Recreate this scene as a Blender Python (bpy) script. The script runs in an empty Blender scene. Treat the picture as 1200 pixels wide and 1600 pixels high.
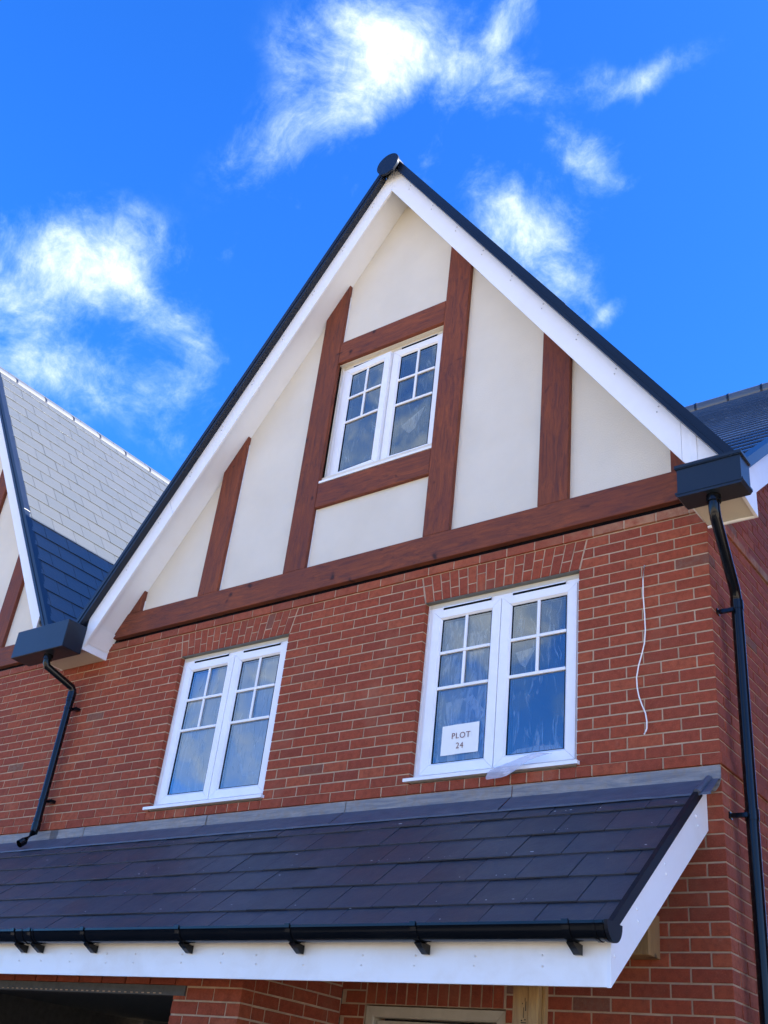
import bpy, bmesh, math, random
from mathutils import Vector, Matrix
random.seed(7)
C = bpy.context.scene.collection

# ------------------------------------------------------------------ camera
RC = ((0.801389369, 0.588722522, 0.105739635), (-0.229104422, 0.465416882, -0.854925897), (-0.552527142, 0.660903108, 0.507859074))
CAM = Vector((2.046258, -5.608857, -1.964805)); FPX = 1641.93
cam_data = bpy.data.cameras.new('camera'); cam = bpy.data.objects.new('camera', cam_data); C.objects.link(cam)
cam_data.sensor_fit = 'VERTICAL'; cam_data.sensor_height = 24.0; cam_data.lens = FPX / 1600 * 24.0
cam_data.clip_start = 0.05; cam_data.clip_end = 3000
M = Matrix.Identity(4)
for i in range(3):
    M[i][0] = RC[0][i]; M[i][1] = -RC[1][i]; M[i][2] = -RC[2][i]; M[i][3] = CAM[i]
cam.matrix_world = M
bpy.context.scene.camera = cam
try: bpy.context.scene.cycles.caustics_reflective = False; bpy.context.scene.cycles.caustics_refractive = False
except Exception: pass
def px_dir(u, v):
    a, b = (u - 600) / FPX, (v - 800) / FPX
    return Vector([RC[0][i] * a + RC[1][i] * b + RC[2][i] for i in range(3)]).normalized()
def project(p):
    d = Vector(p) - CAM
    c = [sum(RC[k][i] * d[i] for i in range(3)) for k in range(3)]
    return (600 + FPX * c[0] / c[2], 800 + FPX * c[1] / c[2], c[2])

# ------------------------------------------------------------------ light
SUN = Vector((1.0, 0.34, 0.63)).normalized()
SUN_EL = math.asin(SUN.z); SUN_AZ = math.atan2(SUN.x, SUN.y)     # azimuth from +y towards +x
sc = bpy.context.scene
sc.view_settings.view_transform = 'Standard'; sc.view_settings.look = 'None'
sc.view_settings.gamma = 1.0; sc.view_settings.use_curve_mapping = False
sc.view_settings.exposure = 2.58
sl = bpy.data.lights.new('sun', 'SUN'); sl.energy = 5.0; sl.angle = math.radians(0.53); sl.color = (1.0, 0.94, 0.85)
so = bpy.data.objects.new('sun', sl); C.objects.link(so)
so.rotation_euler = SUN.to_track_quat('Z', 'Y').to_euler(); so.location = (20, 10, 20)

W = bpy.data.worlds.new('World'); sc.world = W; W.use_nodes = True
nt = W.node_tree; nt.nodes.clear()
class G:
    """tiny node helper"""
    def __init__(s, t): s.t = t; s.L = t.links
    def n(s, typ, **k):
        nd = s.t.nodes.new(typ)
        for a, b in k.items():
            if hasattr(nd, a): setattr(nd, a, b)
        return nd
    def put(s, inp, v):
        if hasattr(v, 'links') or isinstance(v, bpy.types.NodeSocket): s.L.new(v, inp)
        elif v is not None: inp.default_value = v
    def m(s, op, a, b=None, c=None, clamp=False):
        nd = s.n('ShaderNodeMath', operation=op); nd.use_clamp = clamp
        for i, v in enumerate((a, b, c)):
            if v is not None: s.put(nd.inputs[i], v)
        return nd.outputs[0]
    def v(s, op, a, b=None):
        nd = s.n('ShaderNodeVectorMath', operation=op)
        s.put(nd.inputs[0], a)
        if b is not None: s.put(nd.inputs[1], b)
        return nd.outputs['Value'] if op in ('DOT_PRODUCT', 'LENGTH') else nd.outputs[0]
    def noise(s, vec, scale, detail=4, rough=0.5, dist=0.0):
        nd = s.n('ShaderNodeTexNoise'); s.put(nd.inputs['Vector'], vec)
        nd.inputs['Scale'].default_value = scale; nd.inputs['Detail'].default_value = detail
        nd.inputs['Roughness'].default_value = rough; nd.inputs['Distortion'].default_value = dist
        return nd.outputs['Fac'], nd.outputs['Color']
    def mr(s, x, a, b, c=0.0, d=1.0, smooth=False):
        nd = s.n('ShaderNodeMapRange'); nd.interpolation_type = 'SMOOTHSTEP' if smooth else 'LINEAR'
        for i, q in enumerate((x, a, b, c, d)): s.put(nd.inputs[i], q)
        return nd.outputs[0]
    def mix(s, f, a, b, blend='MIX'):
        nd = s.n('ShaderNodeMix', data_type='RGBA', blend_type=blend)
        s.put(nd.inputs[0], f)
        for i, q in ((6, a), (7, b)):
            if isinstance(q, tuple): q = tuple(q) + ((1,) if len(q) == 3 else ())
            s.put(nd.inputs[i], q)
        return nd.outputs[2]
    def scale(s, vec, xyz, rot=None):
        nd = s.n('ShaderNodeMapping'); s.put(nd.inputs['Vector'], vec); nd.inputs['Scale'].default_value = xyz
        if rot: nd.inputs['Rotation'].default_value = rot
        return nd.outputs[0]

g = G(nt)
sky = g.n('ShaderNodeTexSky', sky_type='NISHITA'); sky.sun_disc = False
sky.sun_elevation = SUN_EL; sky.sun_rotation = SUN_AZ
sky.air_density = 1.0; sky.dust_density = 1.0; sky.ozone_density = 4.0; sky.altitude = 100
tc = g.n('ShaderNodeTexCoord')
D = g.v('NORMALIZE', tc.outputs['Generated'])
# wind-torn cumulus: soft lobes by direction, broken up by warped noise
wf, wc = g.noise(D, 5.0, 5, 0.55)
warp = g.v('SUBTRACT', wc, (0.5, 0.5, 0.5))
DW = g.v('ADD', D, g.v('SCALE', warp)); DW.node.inputs[0]
_s = g.n('ShaderNodeVectorMath', operation='SCALE'); g.put(_s.inputs[0], warp); _s.inputs['Scale'].default_value = 0.05
DW = g.v('ADD', D, _s.outputs[0])
BL = [  # u, v (where in the sky), half sizes, tilt, weight
    (602, 62, 88, 60, 0, .92), (690, 110, 100, 46, 10, .78), (560, 150, 110, 48, -28, .8), (470, 195, 95, 42, -38, .62), (775, 55, 62, 28, -55, .75),
    (1012, 120, 55, 16, -28, .72), (950, 140, 55, 26, 0, .28), (930, 250, 54, 32, 30, .9), (990, 275, 30, 14, -30, .3),
    (800, 345, 78, 62, 40, .85), (850, 400, 70, 34, 50, .72), (940, 487, 34, 13, -30, .5), (780, 180, 60, 16, -50, .26), (680, 240, 22, 30, 20, .32),
    (135, 410, 100, 62, 15, .84), (20, 480, 100, 90, 0, .74), (215, 460, 85, 42, 40, .8), (285, 520, 62, 36, 60, .62), (55, 565, 100, 62, 0, .78), (275, 610, 66, 62, 40, .66),
    (85, 350, 45, 30, 0, .5), (350, 400, 30, 12, -40, .28), (500, 300, 62, 46, -50, .26), (640, 280, 60, 40, 0, .22)]
cov = None
for (u, v, a, b, rot, w) in BL:
    c0 = px_dir(u, v); ex = (px_dir(u + 5, v) - px_dir(u - 5, v)).normalized(); ey = c0.cross(ex).normalized()
    if (px_dir(u, v + 5) - px_dir(u, v - 5)).dot(ey) < 0: ey = -ey
    t = math.radians(rot); e1 = ex * math.cos(t) + ey * math.sin(t); e2 = -ex * math.sin(t) + ey * math.cos(t)
    pa = g.v('DOT_PRODUCT', DW, tuple(e1 * (FPX / a / 1.45))); pb = g.v('DOT_PRODUCT', DW, tuple(e2 * (FPX / b / 1.45)))
    oa, ob = c0.dot(e1) * FPX / a / 1.45, c0.dot(e2) * FPX / b / 1.45
    pa = g.m('SUBTRACT', pa, oa); pb = g.m('SUBTRACT', pb, ob)
    r2 = g.m('ADD', g.m('MULTIPLY', pa, pa), g.m('MULTIPLY', pb, pb))
    front = g.m('GREATER_THAN', g.v('DOT_PRODUCT', D, tuple(c0)), 0.5)
    k = g.m('MULTIPLY', g.m('EXPONENT', g.m('MULTIPLY', r2, -1.3)), g.m('MULTIPLY', front, w))
    cov = k if cov is None else g.m('MAXIMUM', g.m('ADD', g.m('MULTIPLY', cov, 1.0), g.m('MULTIPLY', k, .25)), k)
vc = px_dir(600, 300)
away = g.mr(g.v('DOT_PRODUCT', D, tuple(vc)), 0.86, 0.70, 0.0, 1.0, True)
bn, _ = g.noise(DW, 2.6, 6, 0.6)
cov = g.m('ADD', cov, g.m('MULTIPLY', away, g.mr(bn, 0.42, 0.64, 0.0, 0.95, True)))  # unseen clouds out of frame, thickened to throw whiter light on the facade
fn, _ = g.noise(DW, 9.0, 10, 0.66, 0.35)
fn2, _ = g.noise(DW, 34.0, 8, 0.70, 0.5)
tex = g.m('ADD', g.m('MULTIPLY', fn, .80), g.m('MULTIPLY', fn2, .20))
dens = g.mr(g.m('ADD', g.m('MULTIPLY', cov, 0.80), g.m('MULTIPLY', g.m('SUBTRACT', tex, 0.5), 2.5)), 0.12, 1.15, 0.0, 1.0, True)
dens = g.m('MULTIPLY', dens, g.mr(cov, 0.02, 0.22, 0.0, 0.84, True))
hs = g.n('ShaderNodeHueSaturation'); hs.inputs['Saturation'].default_value = 1.25; g.put(hs.inputs['Color'], sky.outputs[0])
shade = g.mr(g.m('ADD', fn2, g.m('MULTIPLY', fn, 1.2)), 0.85, 1.35, 0.0, 1.0, True)
ccol = g.mix(dens, (1.35, 2.2, 2.7), g.mix(shade, (2.2, 2.5, 2.7), (3.45, 3.55, 3.55)))
blue = g.mix(1.0, hs.outputs[0], (.36, .615, 1.0), 'MULTIPLY')
col = g.mix(dens, blue, ccol)
bg = g.n('ShaderNodeBackground'); g.put(bg.inputs[0], col); bg.inputs[1].default_value = 0.082
out = g.n('ShaderNodeOutputWorld'); g.L.new(bg.outputs[0], out.inputs[0])

# ------------------------------------------------------------------ materials
def mat(name):
    m = bpy.data.materials.new(name); m.use_nodes = True; t = m.node_tree
    b = t.nodes['Principled BSDF']; q = G(t); q.b = b
    geo = q.n('ShaderNodeNewGeometry'); q.P = geo.outputs['Position']; q.geo = geo
    return m, q
def bump(q, h, dist, strength=1.0):
    nd = q.n('ShaderNodeBump'); nd.inputs['Strength'].default_value = strength; nd.inputs['Distance'].default_value = dist
    q.put(nd.inputs['Height'], h); q.L.new(nd.outputs[0], q.b.inputs['Normal'])
def base(q, c, r, spec=None):
    q.put(q.b.inputs['Base Color'], c if not isinstance(c, tuple) else tuple(c) + (1,)); q.put(q.b.inputs['Roughness'], r)
    if spec is not None: q.b.inputs['Specular IOR Level'].default_value = spec

def brick_mat(name, single):
    m, q = mat(name)
    if single: rnd = q.n('ShaderNodeObjectInfo').outputs['Random']
    else: rnd = q.n('ShaderNodeAttribute', attribute_name='tint').outputs['Fac']
    wn = q.n('ShaderNodeTexWhiteNoise', noise_dimensions='1D'); q.put(wn.inputs['W'], q.m('MULTIPLY', rnd, 91.7)); r2 = wn.outputs['Value']
    cr = q.n('ShaderNodeValToRGB'); q.put(cr.inputs[0], rnd); e = cr.color_ramp.elements
    e[0].position = 0; e[0].color = (.20, .11, .07, 1); e[1].position = 1; e[1].color = (.35, .080, .032, 1)
    for p, c in ((.012, (.17, .085, .055)), (.02, (.22, .040, .018)), (.22, (.27, .047, .019)), (.4, (.315, .058, .021)), (.55, (.235, .042, .018)), (.68, (.28, .050, .019)), (.8, (.30, .053, .020)), (.92, (.34, .072, .027))):
        x = e.new(p); x.color = c + (1,)
    f1, _ = q.noise(q.P, 26, 5, .6); f2, _ = q.noise(q.P, 160, 4, .6); f3, _ = q.noise(q.P, 2.2, 4, .6)
    c = q.mix(q.mr(f1, .40, .72, 0, .8), cr.outputs[0], (.18, .036, .016))
    c2 = q.mix(q.m('MULTIPLY', q.mr(f2, .52, .72), .5), c, (.40, .13, .06))
    c3 = q.mix(q.m('MULTIPLY', q.mr(f3, .52, .72, 0, 1, True), .38), c2, (.31, .12, .065))
    f5, _ = q.noise(q.P, 9, 6, .7)
    c3 = q.mix(q.m('MULTIPLY', q.mr(f5, .62, .78), q.m('MULTIPLY', r2, .3)), c3, (.46, .30, .22))
    sp_ = q.n('ShaderNodeSeparateXYZ'); q.put(sp_.inputs[0], q.P)
    tan = q.m('MULTIPLY', q.m('MULTIPLY', q.mr(sp_.outputs[2], 1.645, 1.655), q.mr(sp_.outputs[2], 1.72, 1.73, 1, 0)), q.m('MULTIPLY', q.mr(sp_.outputs[0], -1.3, -.2, .1, .8), q.mr(f5, .35, .6)))
    c3 = q.mix(tan, c3, (.42, .24, .13))
    base(q, c3, q.mr(f1, .3, .7, .75, .92), .35)
    f4, _ = q.noise(q.P, 90, 6, .7); bump(q, q.m('ADD', f4, q.m('MULTIPLY', f1, 1.5)), .0035, .8)
    return m
M_brick = brick_mat('brick_face', True); M_brickS = brick_mat('brick_face_many', False)
def simple(name, c, r, spec=.5, n=None, bumpd=0, c2=None, scale=(1, 1, 1), lo=.35, hi=.7, metallic=0, bs=60):
    m, q = mat(name); P = q.scale(q.P, scale)
    if c2:
        f, _ = q.noise(P, n, 6, .6); cc = q.mix(q.mr(f, lo, hi), c, c2); base(q, cc, r, spec)
    else: base(q, c, r, spec)
    q.b.inputs['Metallic'].default_value = metallic
    if bumpd:
        f, _ = q.noise(P, bs, 6, .65); bump(q, f, bumpd)
    return m
M_mortar = simple('lime_mortar', (.52, .37, .25), .95, .2, 9, .004, (.35, .24, .155), bs=220)
# procedural brickwork for walls out of reach of the eye
def brickwork():
    m, q = mat('far_brickwork'); sep = q.n('ShaderNodeSeparateXYZ'); q.put(sep.inputs[0], q.P)
    cx = q.n('ShaderNodeCombineXYZ'); q.put(cx.inputs[0], q.m('ADD', sep.outputs[0], sep.outputs[1])); q.put(cx.inputs[1], sep.outputs[2])
    b = q.n('ShaderNodeTexBrick'); q.put(b.inputs['Vector'], cx.outputs[0]); b.inputs['Scale'].default_value = 1
    b.inputs['Brick Width'].default_value = .225; b.inputs['Row Height'].default_value = .075; b.inputs['Mortar Size'].default_value = .005
    b.inputs['Color1'].default_value = (.29, .07, .042, 1); b.inputs['Color2'].default_value = (.22, .055, .035, 1); b.inputs['Mortar'].default_value = (.46, .37, .28, 1)
    base(q, b.outputs[0], .9, .3); return m
M_far = brickwork()
def timber(name, sc_, dark=(.070, .019, .012), mid=(.18, .042, .018), lite=(.33, .088, .033), rough=.68, kn=True):
    m, q = mat(name); P = q.scale(q.P, sc_)
    wv, wcol = q.noise(q.P, 1.7, 3, .5)
    ad = q.n('ShaderNodeVectorMath', operation='SCALE'); q.put(ad.inputs[0], wcol); ad.inputs['Scale'].default_value = .9
    P2 = q.v('ADD', P, ad.outputs[0])
    f, _ = q.noise(P2, 4.2, 7, .62, .6); f2, _ = q.noise(P2, 18, 5, .6, .2); f3, _ = q.noise(q.P, 1.1, 3, .5)
    c = q.mix(q.mr(f, .32, .68), dark, lite); c = q.mix(.30, c, mid)
    c = q.mix(q.mr(f2, .50, .75, 0, .55), c, dark)
    c = q.mix(q.mr(f3, .45, .7, 0, .5), c, (.12, .030, .026))
    if kn:
        vo = q.n('ShaderNodeTexVoronoi'); vo.feature = 'F1'; q.put(vo.inputs['Vector'], q.v('ADD', q.scale(q.P, tuple(1 + (x > 5) * .0 for x in sc_)), ad.outputs[0])); vo.inputs['Scale'].default_value = 3.6; vo.inputs['Randomness'].default_value = 1
        kf = q.mr(vo.outputs['Distance'], .05, .12, .9, 0, True)
        ring = q.mr(vo.outputs['Distance'], .09, .17, .45, 0, True)
        c = q.mix(ring, c, dark); c = q.mix(kf, c, (.028, .009, .009))
    ro = q.n('ShaderNodeObjectInfo').outputs['Random']; c = q.mix(q.m('MULTIPLY', ro, .22), c, dark)
    base(q, c, q.mr(f, .3, .7, rough, rough + .2), .4); bump(q, q.m('ADD', f2, f), .004, .9); return m
M_tv = timber('stained_timber_upright', (9, 9, 1)); M_th = timber('stained_timber_level', (1, 9, 9))
M_softv = timber('raw_softwood', (9, 9, 1), (.24, .13, .045), (.40, .24, .08), (.52, .33, .12), .7)
M_soft = simple('painted_door_frame', (.48, .43, .34), .6, .4, 8, .001, (.40, .35, .27))
def render_mat():
    m, q = mat('cream_render'); f, _ = q.noise(q.P, 1.3, 4, .6); f2, _ = q.noise(q.P, 210, 3, .7); f3, _ = q.noise(q.P, 75, 5, .75)
    c = q.mix(q.mr(f, .3, .7), (.82, .755, .63), (.74, .675, .555)); c = q.mix(q.mr(f3, .6, .75, 0, .25), c, (.60, .55, .47))
    c = q.mix(q.mr(f2, .60, .72, 0, .35), c, (.58, .52, .44))
    base(q, c, .93, .2); bump(q, q.m('ADD', f2, q.m('MULTIPLY', f3, .9)), .006, 1.0); return m
M_render = render_mat()
def pvc(name, c, dirt):
    m, q = mat(name); f, _ = q.noise(q.P, 3.0, 6, .65, .4); f2, _ = q.noise(q.P, 240, 2, .5)
    sp, _ = q.noise(q.P, 45, 5, .8)
    cc = q.mix(q.mr(f, .45, .75, 0, dirt), c, (.62, .54, .42)); cc = q.mix(q.mr(sp, .70, .74, 0, .5), cc, (.35, .31, .27))
    base(q, cc, q.mr(f, .3, .7, .28, .42), .5); bump(q, f, .004, .25); return m
M_pvc = pvc('white_upvc_board', (.85, .85, .85), .15); M_fascia = pvc('white_upvc_fascia', (.87, .86, .84), .4)
M_frame = simple('white_upvc_frame', (.88, .88, .88), .25, .5, 6, 0, (.82, .82, .83))
M_seal = simple('sealant', (.82, .79, .77), .6, .4, 30, .004, (.72, .69, .66), bs=40)
M_head = simple('cream_head_strip', (.62, .57, .46), .5)
M_steel = simple('galvanised_lintel', (.17, .17, .15), .55, .5, 12, .001, (.12, .12, .11), metallic=.2)
M_screw = simple('screw_head', (.42, .42, .42), .5)
M_black = simple('shadow_gap_black', (.004, .0045, .006), .16, .32, 5, 0, (.006, .0065, .008))
M_vtrim = simple('black_verge_plastic', (.006, .007, .011), .5, .18)
M_box = simple('anthracite_glassfibre', (.007, .013, .024), .38, .42, 3, .0008, (.011, .018, .03), bs=8)
M_dark = simple('verge_trim_plastic', (.004, .007, .016), .32, .40, 4, 0, (.006, .010, .02))
def slate_mat(name, a, b, c, rlo, rhi, streak):
    m, q = mat(name); rnd = q.n('ShaderNodeObjectInfo').outputs['Random']
    cc = q.mix(rnd, a, b); f, _ = q.noise(q.P, 3.5, 5, .6); cc = q.mix(q.mr(f, .5, .75, 0, .8), cc, c)
    P2 = q.scale(q.P, (2, 7, 7), None)
    s, _ = q.noise(P2, 7, 7, .75, 1.2); s2, _ = q.noise(q.P, 75, 5, .75)
    cc = q.mix(q.mr(s, .66, .80, 0, streak), cc, (.20, .215, .26)); cc = q.mix(q.mr(s2, .73, .80, 0, streak), cc, (.36, .38, .43))
    base(q, cc, q.m('ADD', q.mr(f, .3, .7, rlo, rhi), q.m('MULTIPLY', rnd, .02)), .5); h, _ = q.noise(q.P, 20, 7, .7); bump(q, h, .005, .5); return m
M_slate = slate_mat('porch_slate', (.031, .034, .044), (.044, .047, .060), (.044, .040, .050), .34, .5, .62)
M_tile = slate_mat('smooth_roof_tile', (.046, .052, .058), (.050, .055, .061), (.047, .052, .058), .29, .33, .10)
M_tileB = simple('smooth_roof_tile_many', (.045, .062, .095), .22, .6, 6, .001, (.055, .072, .105))
M_ridge = simple('ridge_tile', (.07, .075, .085), .36, .9, 6, .001, (.085, .09, .10))
def lead_mat():
    m, q = mat('weathered_lead'); P = q.scale(q.P, (1.2, 8, 14)); f, _ = q.noise(P, 3.0, 7, .7, .8); f2, _ = q.noise(q.P, 18, 6, .7)
    c = q.mix(q.mr(f, .35, .65), (.13, .14, .16), (.29, .27, .245)); c = q.mix(q.mr(f2, .48, .70, 0, .7), c, (.22, .165, .11))
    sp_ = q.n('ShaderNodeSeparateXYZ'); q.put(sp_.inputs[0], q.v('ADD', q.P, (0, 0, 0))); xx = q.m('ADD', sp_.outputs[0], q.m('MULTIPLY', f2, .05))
    st_ = q.m('MULTIPLY', q.mr(xx, -5.90, -5.885, 0, 1, True), q.mr(xx, -5.80, -5.785, 1, 0, True)); c = q.mix(q.m('MULTIPLY', st_, .75), c, (.03, .03, .035))  # dark band: the pipe shoe's shadowy reflection painted in as a stain
    base(q, c, .62, .5); bump(q, f2, .006, .5); return m
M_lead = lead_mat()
M_leadflat = simple('lead_apron', (.055, .062, .088), .45, .5, 9, .005, (.085, .092, .12), scale=(1, 2, 2), bs=9)
M_plaster = simple('plaster_room', (.42, .40, .37), .9)
M_white = simple('white_cable_sheath', (.8, .78, .74), .5)
M_paper = simple('white_paper', (.82, .83, .80), .8, .2)
M_ink = simple('brown_ink', (.20, .10, .10), .8, .2)
M_stamp = simple('black_stamp_ink', (.03, .018, .01), .8, .2)
M_ground = simple('site_ground', (.47, .385, .27), .95, .2, .8, .02, (.38, .31, .21), bs=6)
M_road = simple('asphalt', (.055, .055, .055), .85, .3, 40, .003, (.07, .07, .07), bs=150)
M_block = simple('shaded_lintel_steel', (.11, .11, .11), .95, .2, 20, .004, (.08, .08, .08))
def glass_mat():
    m, q = mat('window_glass'); t = m.node_tree
    fr = q.n('ShaderNodeFresnel'); fr.inputs[0].default_value = 1.9
    wv, _ = q.noise(q.P, 1.6, 2, .5); bp_ = q.n('ShaderNodeBump'); bp_.inputs['Distance'].default_value = .010; bp_.inputs['Strength'].default_value = .35; q.put(bp_.inputs['Height'], wv)
    gl = q.n('ShaderNodeBsdfGlossy'); gl.inputs['Roughness'].default_value = .0; q.L.new(bp_.outputs[0], gl.inputs['Normal']); gl.inputs['Color'].default_value = (.92, .97, 1, 1)
    tr = q.n('ShaderNodeBsdfTransparent'); tr.inputs[0].default_value = (.90, .93, .94, 1)
    mx = q.n('ShaderNodeMixShader'); q.put(mx.inputs[0], q.m('MULTIPLY', fr.outputs[0], 1.9, clamp=True)); q.L.new(tr.outputs[0], mx.inputs[1]); q.L.new(gl.outputs[0], mx.inputs[2])
    q.L.new(mx.outputs[0], t.nodes['Material Output'].inputs[0]); return m
M_glass = glass_mat()
def film_mat(name, lo, hi, base_a, tint=(.80, .86, .92), rot=0.12, sc_=(9, 9, 1.3), gloss=.35):
    m, q = mat(name); t = m.node_tree; P = q.scale(q.P, sc_, (0, rot, 0)); f, _ = q.noise(P, 2.6, 7, .68, 1.6); f2, _ = q.noise(q.P, 3.2, 4, .6, 1.0)
    al = q.m('ADD', q.m('MULTIPLY', q.mr(f, lo, hi, 0, 1, True), q.mr(f2, .40, .62, .1, .85, True)), base_a, clamp=True)
    df = q.n('ShaderNodeBsdfDiffuse'); df.inputs[0].default_value = tint + (1,); tl = q.n('ShaderNodeBsdfTranslucent'); tl.inputs[0].default_value = tint + (1,)
    gl = q.n('ShaderNodeBsdfGlossy'); gl.inputs['Roughness'].default_value = .18
    h = q.n('ShaderNodeBump'); h.inputs['Distance'].default_value = .02; q.put(h.inputs['Height'], f); q.L.new(h.outputs[0], gl.inputs['Normal'])
    a = q.n('ShaderNodeMixShader'); a.inputs[0].default_value = .35; q.L.new(df.outputs[0], a.inputs[1]); q.L.new(tl.outputs[0], a.inputs[2])
    a2 = q.n('ShaderNodeMixShader'); a2.inputs[0].default_value = gloss; q.L.new(a.outputs[0], a2.inputs[1]); q.L.new(gl.outputs[0], a2.inputs[2])
    tr = q.n('ShaderNodeBsdfTransparent'); mx = q.n('ShaderNodeMixShader'); q.put(mx.inputs[0], al); q.L.new(tr.outputs[0], mx.inputs[1]); q.L.new(a2.outputs[0], mx.inputs[2])
    q.L.new(mx.outputs[0], t.nodes['Material Output'].inputs[0]); return m
M_film = film_mat('wrinkled_protective_film', .50, .66, .10, rot=0.05, sc_=(8, 8, 1.0))
M_filmL = film_mat('wrinkled_protective_film_milky', .52, .70, .80, (.84, .88, .92), rot=0.04, sc_=(7, 7, 1.0), gloss=.12)
M_filmM = film_mat('wrinkled_protective_film_loose', .46, .60, .42, (.84, .88, .92), rot=0.05, sc_=(7, 7, 1.2), gloss=.15)
M_flap = film_mat('peeled_film_and_reflection', .35, .65, .7, (.88, .91, .94), gloss=.15)
M_crease = film_mat('film_crease', .30, .60, .35, (.85, .9, .95))
M_scrap = film_mat('loose_film_strip', .35, .7, .58, (.80, .76, .84), .8, (3, 3, 12))

# ------------------------------------------------------------------ mesh helpers
class MB:
    def __init__(s): s.v = []; s.f = []; s.t = []; s.nofix = False
    def add(s, vs, fs, t=0.0):
        o = len(s.v); s.v += [tuple(x) for x in vs]; s.f += [tuple(i + o for i in f) for f in fs]; s.t += [t] * len(fs); return s
    def box(s, a, b, t=0.0, bev=0.0):
        x0, x1 = sorted((a[0], b[0])); y0, y1 = sorted((a[1], b[1])); z0, z1 = sorted((a[2], b[2]))
        if bev:
            vs, fs = bevbox(x0, x1, y0, y1, z0, z1, bev); return s.add(vs, fs, t)
        return s.add([(x0, y0, z0), (x1, y0, z0), (x1, y1, z0), (x0, y1, z0), (x0, y0, z1), (x1, y0, z1), (x1, y1, z1), (x0, y1, z1)],
                     [(0, 3, 2, 1), (4, 5, 6, 7), (0, 1, 5, 4), (1, 2, 6, 5), (2, 3, 7, 6), (3, 0, 4, 7)], t)
    def prism(s, poly, a, b, axis='y', t=0.0):
        """poly in (x,z) for axis y, (y,z) for axis x, (x,y) for axis z"""
        def P(p, h): return {'y': (p[0], h, p[1]), 'x': (h, p[0], p[1]), 'z': (p[0], p[1], h)}[axis]
        n = len(poly); vs = [P(p, a) for p in poly] + [P(p, b) for p in poly]
        fs = [tuple(range(n)), tuple(range(2 * n - 1, n - 1, -1))] + [(i, i + n, (i + 1) % n + n, (i + 1) % n) for i in range(n)]
        return s.add(vs, fs, t)
    def tube(s, pts, r, n=12, cap=True, t=0.0):
        pts = [Vector(p) for p in pts]; rings = []
        up = Vector((0, 0, 1))
        for i, p in enumerate(pts):
            d = ((pts[min(i + 1, len(pts) - 1)] - p).normalized() + (p - pts[max(i - 1, 0)]).normalized()).normalized()
            ref = Vector((0, 1, 0)) if abs(d.z) > .9 else up
            a = d.cross(ref).normalized(); b = a.cross(d).normalized()
            rr = r[i] if isinstance(r, (list, tuple)) else r
            rings.append([p + a * math.cos(2 * math.pi * k / n) * rr + b * math.sin(2 * math.pi * k / n) * rr for k in range(n)])
        vs = [v for rg in rings for v in rg]; fs = []
        for i in range(len(pts) - 1):
            for k in range(n): fs.append((i * n + k, i * n + (k + 1) % n, (i + 1) * n + (k + 1) % n, (i + 1) * n + k))
        if cap: fs += [tuple(range(n - 1, -1, -1)), tuple((len(pts) - 1) * n + k for k in range(n))]
        return s.add(vs, fs, t)
    def mesh(s, name, m, origin=(0, 0, 0), smooth=False, fixn=True):
        me = bpy.data.meshes.new(name); o = Vector(origin)
        me.from_pydata([Vector(v) - o for v in s.v], [], s.f); me.materials.append(m)
        if any(s.t):
            at = me.attributes.new('tint', 'FLOAT', 'FACE'); at.data.foreach_set('value', s.t)
        if fixn and not s.nofix:
            bm = bmesh.new(); bm.from_mesh(me); bmesh.ops.recalc_face_normals(bm, faces=bm.faces); bm.to_mesh(me); bm.free()
        if smooth: me.shade_smooth(); me.set_sharp_from_angle(angle=math.radians(40))
        return me
def bevbox(x0, x1, y0, y1, z0, z1, c):
    vs = []; idx = {}
    xs, ys, zs = (x0, x1), (y0, y1), (z0, z1)
    sg = (1, -1)
    for i in (0, 1):
        for j in (0, 1):
            for k in (0, 1):
                for ax in range(3):
                    p = [xs[i], ys[j], zs[k]]
                    for a2, q in ((0, i), (1, j), (2, k)):
                        if a2 != ax: p[a2] += sg[q] * c
                    idx[(i, j, k, ax)] = len(vs); vs.append(tuple(p))
    fs = []
    for ax in range(3):
        o = [a for a in range(3) if a != ax]
        for s_ in (0, 1):
            q = []
            for (a, b) in ((0, 0), (0, 1), (1, 1), (1, 0)):
                k = [0, 0, 0]; k[ax] = s_; k[o[0]] = a; k[o[1]] = b; q.append(idx[(k[0], k[1], k[2], ax)])
            fs.append(tuple(q))
    for ax in range(3):            # edges along ax
        o = [a for a in range(3) if a != ax]
        for a in (0, 1):
            for b in (0, 1):
                k0 = [0, 0, 0]; k0[o[0]] = a; k0[o[1]] = b; k1 = list(k0); k0[ax] = 0; k1[ax] = 1
                fs.append((idx[tuple(k0) + (o[0],)], idx[tuple(k1) + (o[0],)], idx[tuple(k1) + (o[1],)], idx[tuple(k0) + (o[1],)]))
    for i in (0, 1):
        for j in (0, 1):
            for k in (0, 1): fs.append(tuple(idx[(i, j, k, a)] for a in range(3)))
    return vs, fs
WL = {}
def wloc(o):
    return WL.get(o.name, Vector((0, 0, 0))) if o else Vector((0, 0, 0))
def link(o, loc, parent=None):
    C.objects.link(o); loc = Vector(loc)
    if parent: o.parent = parent
    o.location = loc - wloc(parent); WL[o.name] = loc; return o
def thing(name, label, cat, loc, group=None):
    o = bpy.data.objects.new(name, None); link(o, loc); o['label'] = label; o['category'] = cat; o.empty_display_size = .2
    if group: o['group'] = group
    return o
def part(name, mb, m, parent, loc=None, smooth=False, label=None, kind=None):
    loc = wloc(parent) if loc is None else Vector(loc)
    if loc == Vector((0, 0, 0)) and mb.v: loc = sum((Vector(v) for v in mb.v), Vector()) / len(mb.v)
    o = bpy.data.objects.new(name, mb.mesh(name, m, loc, smooth)); link(o, loc, parent)
    if label: o['label'] = label
    if kind: o['kind'] = kind
    return o
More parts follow.
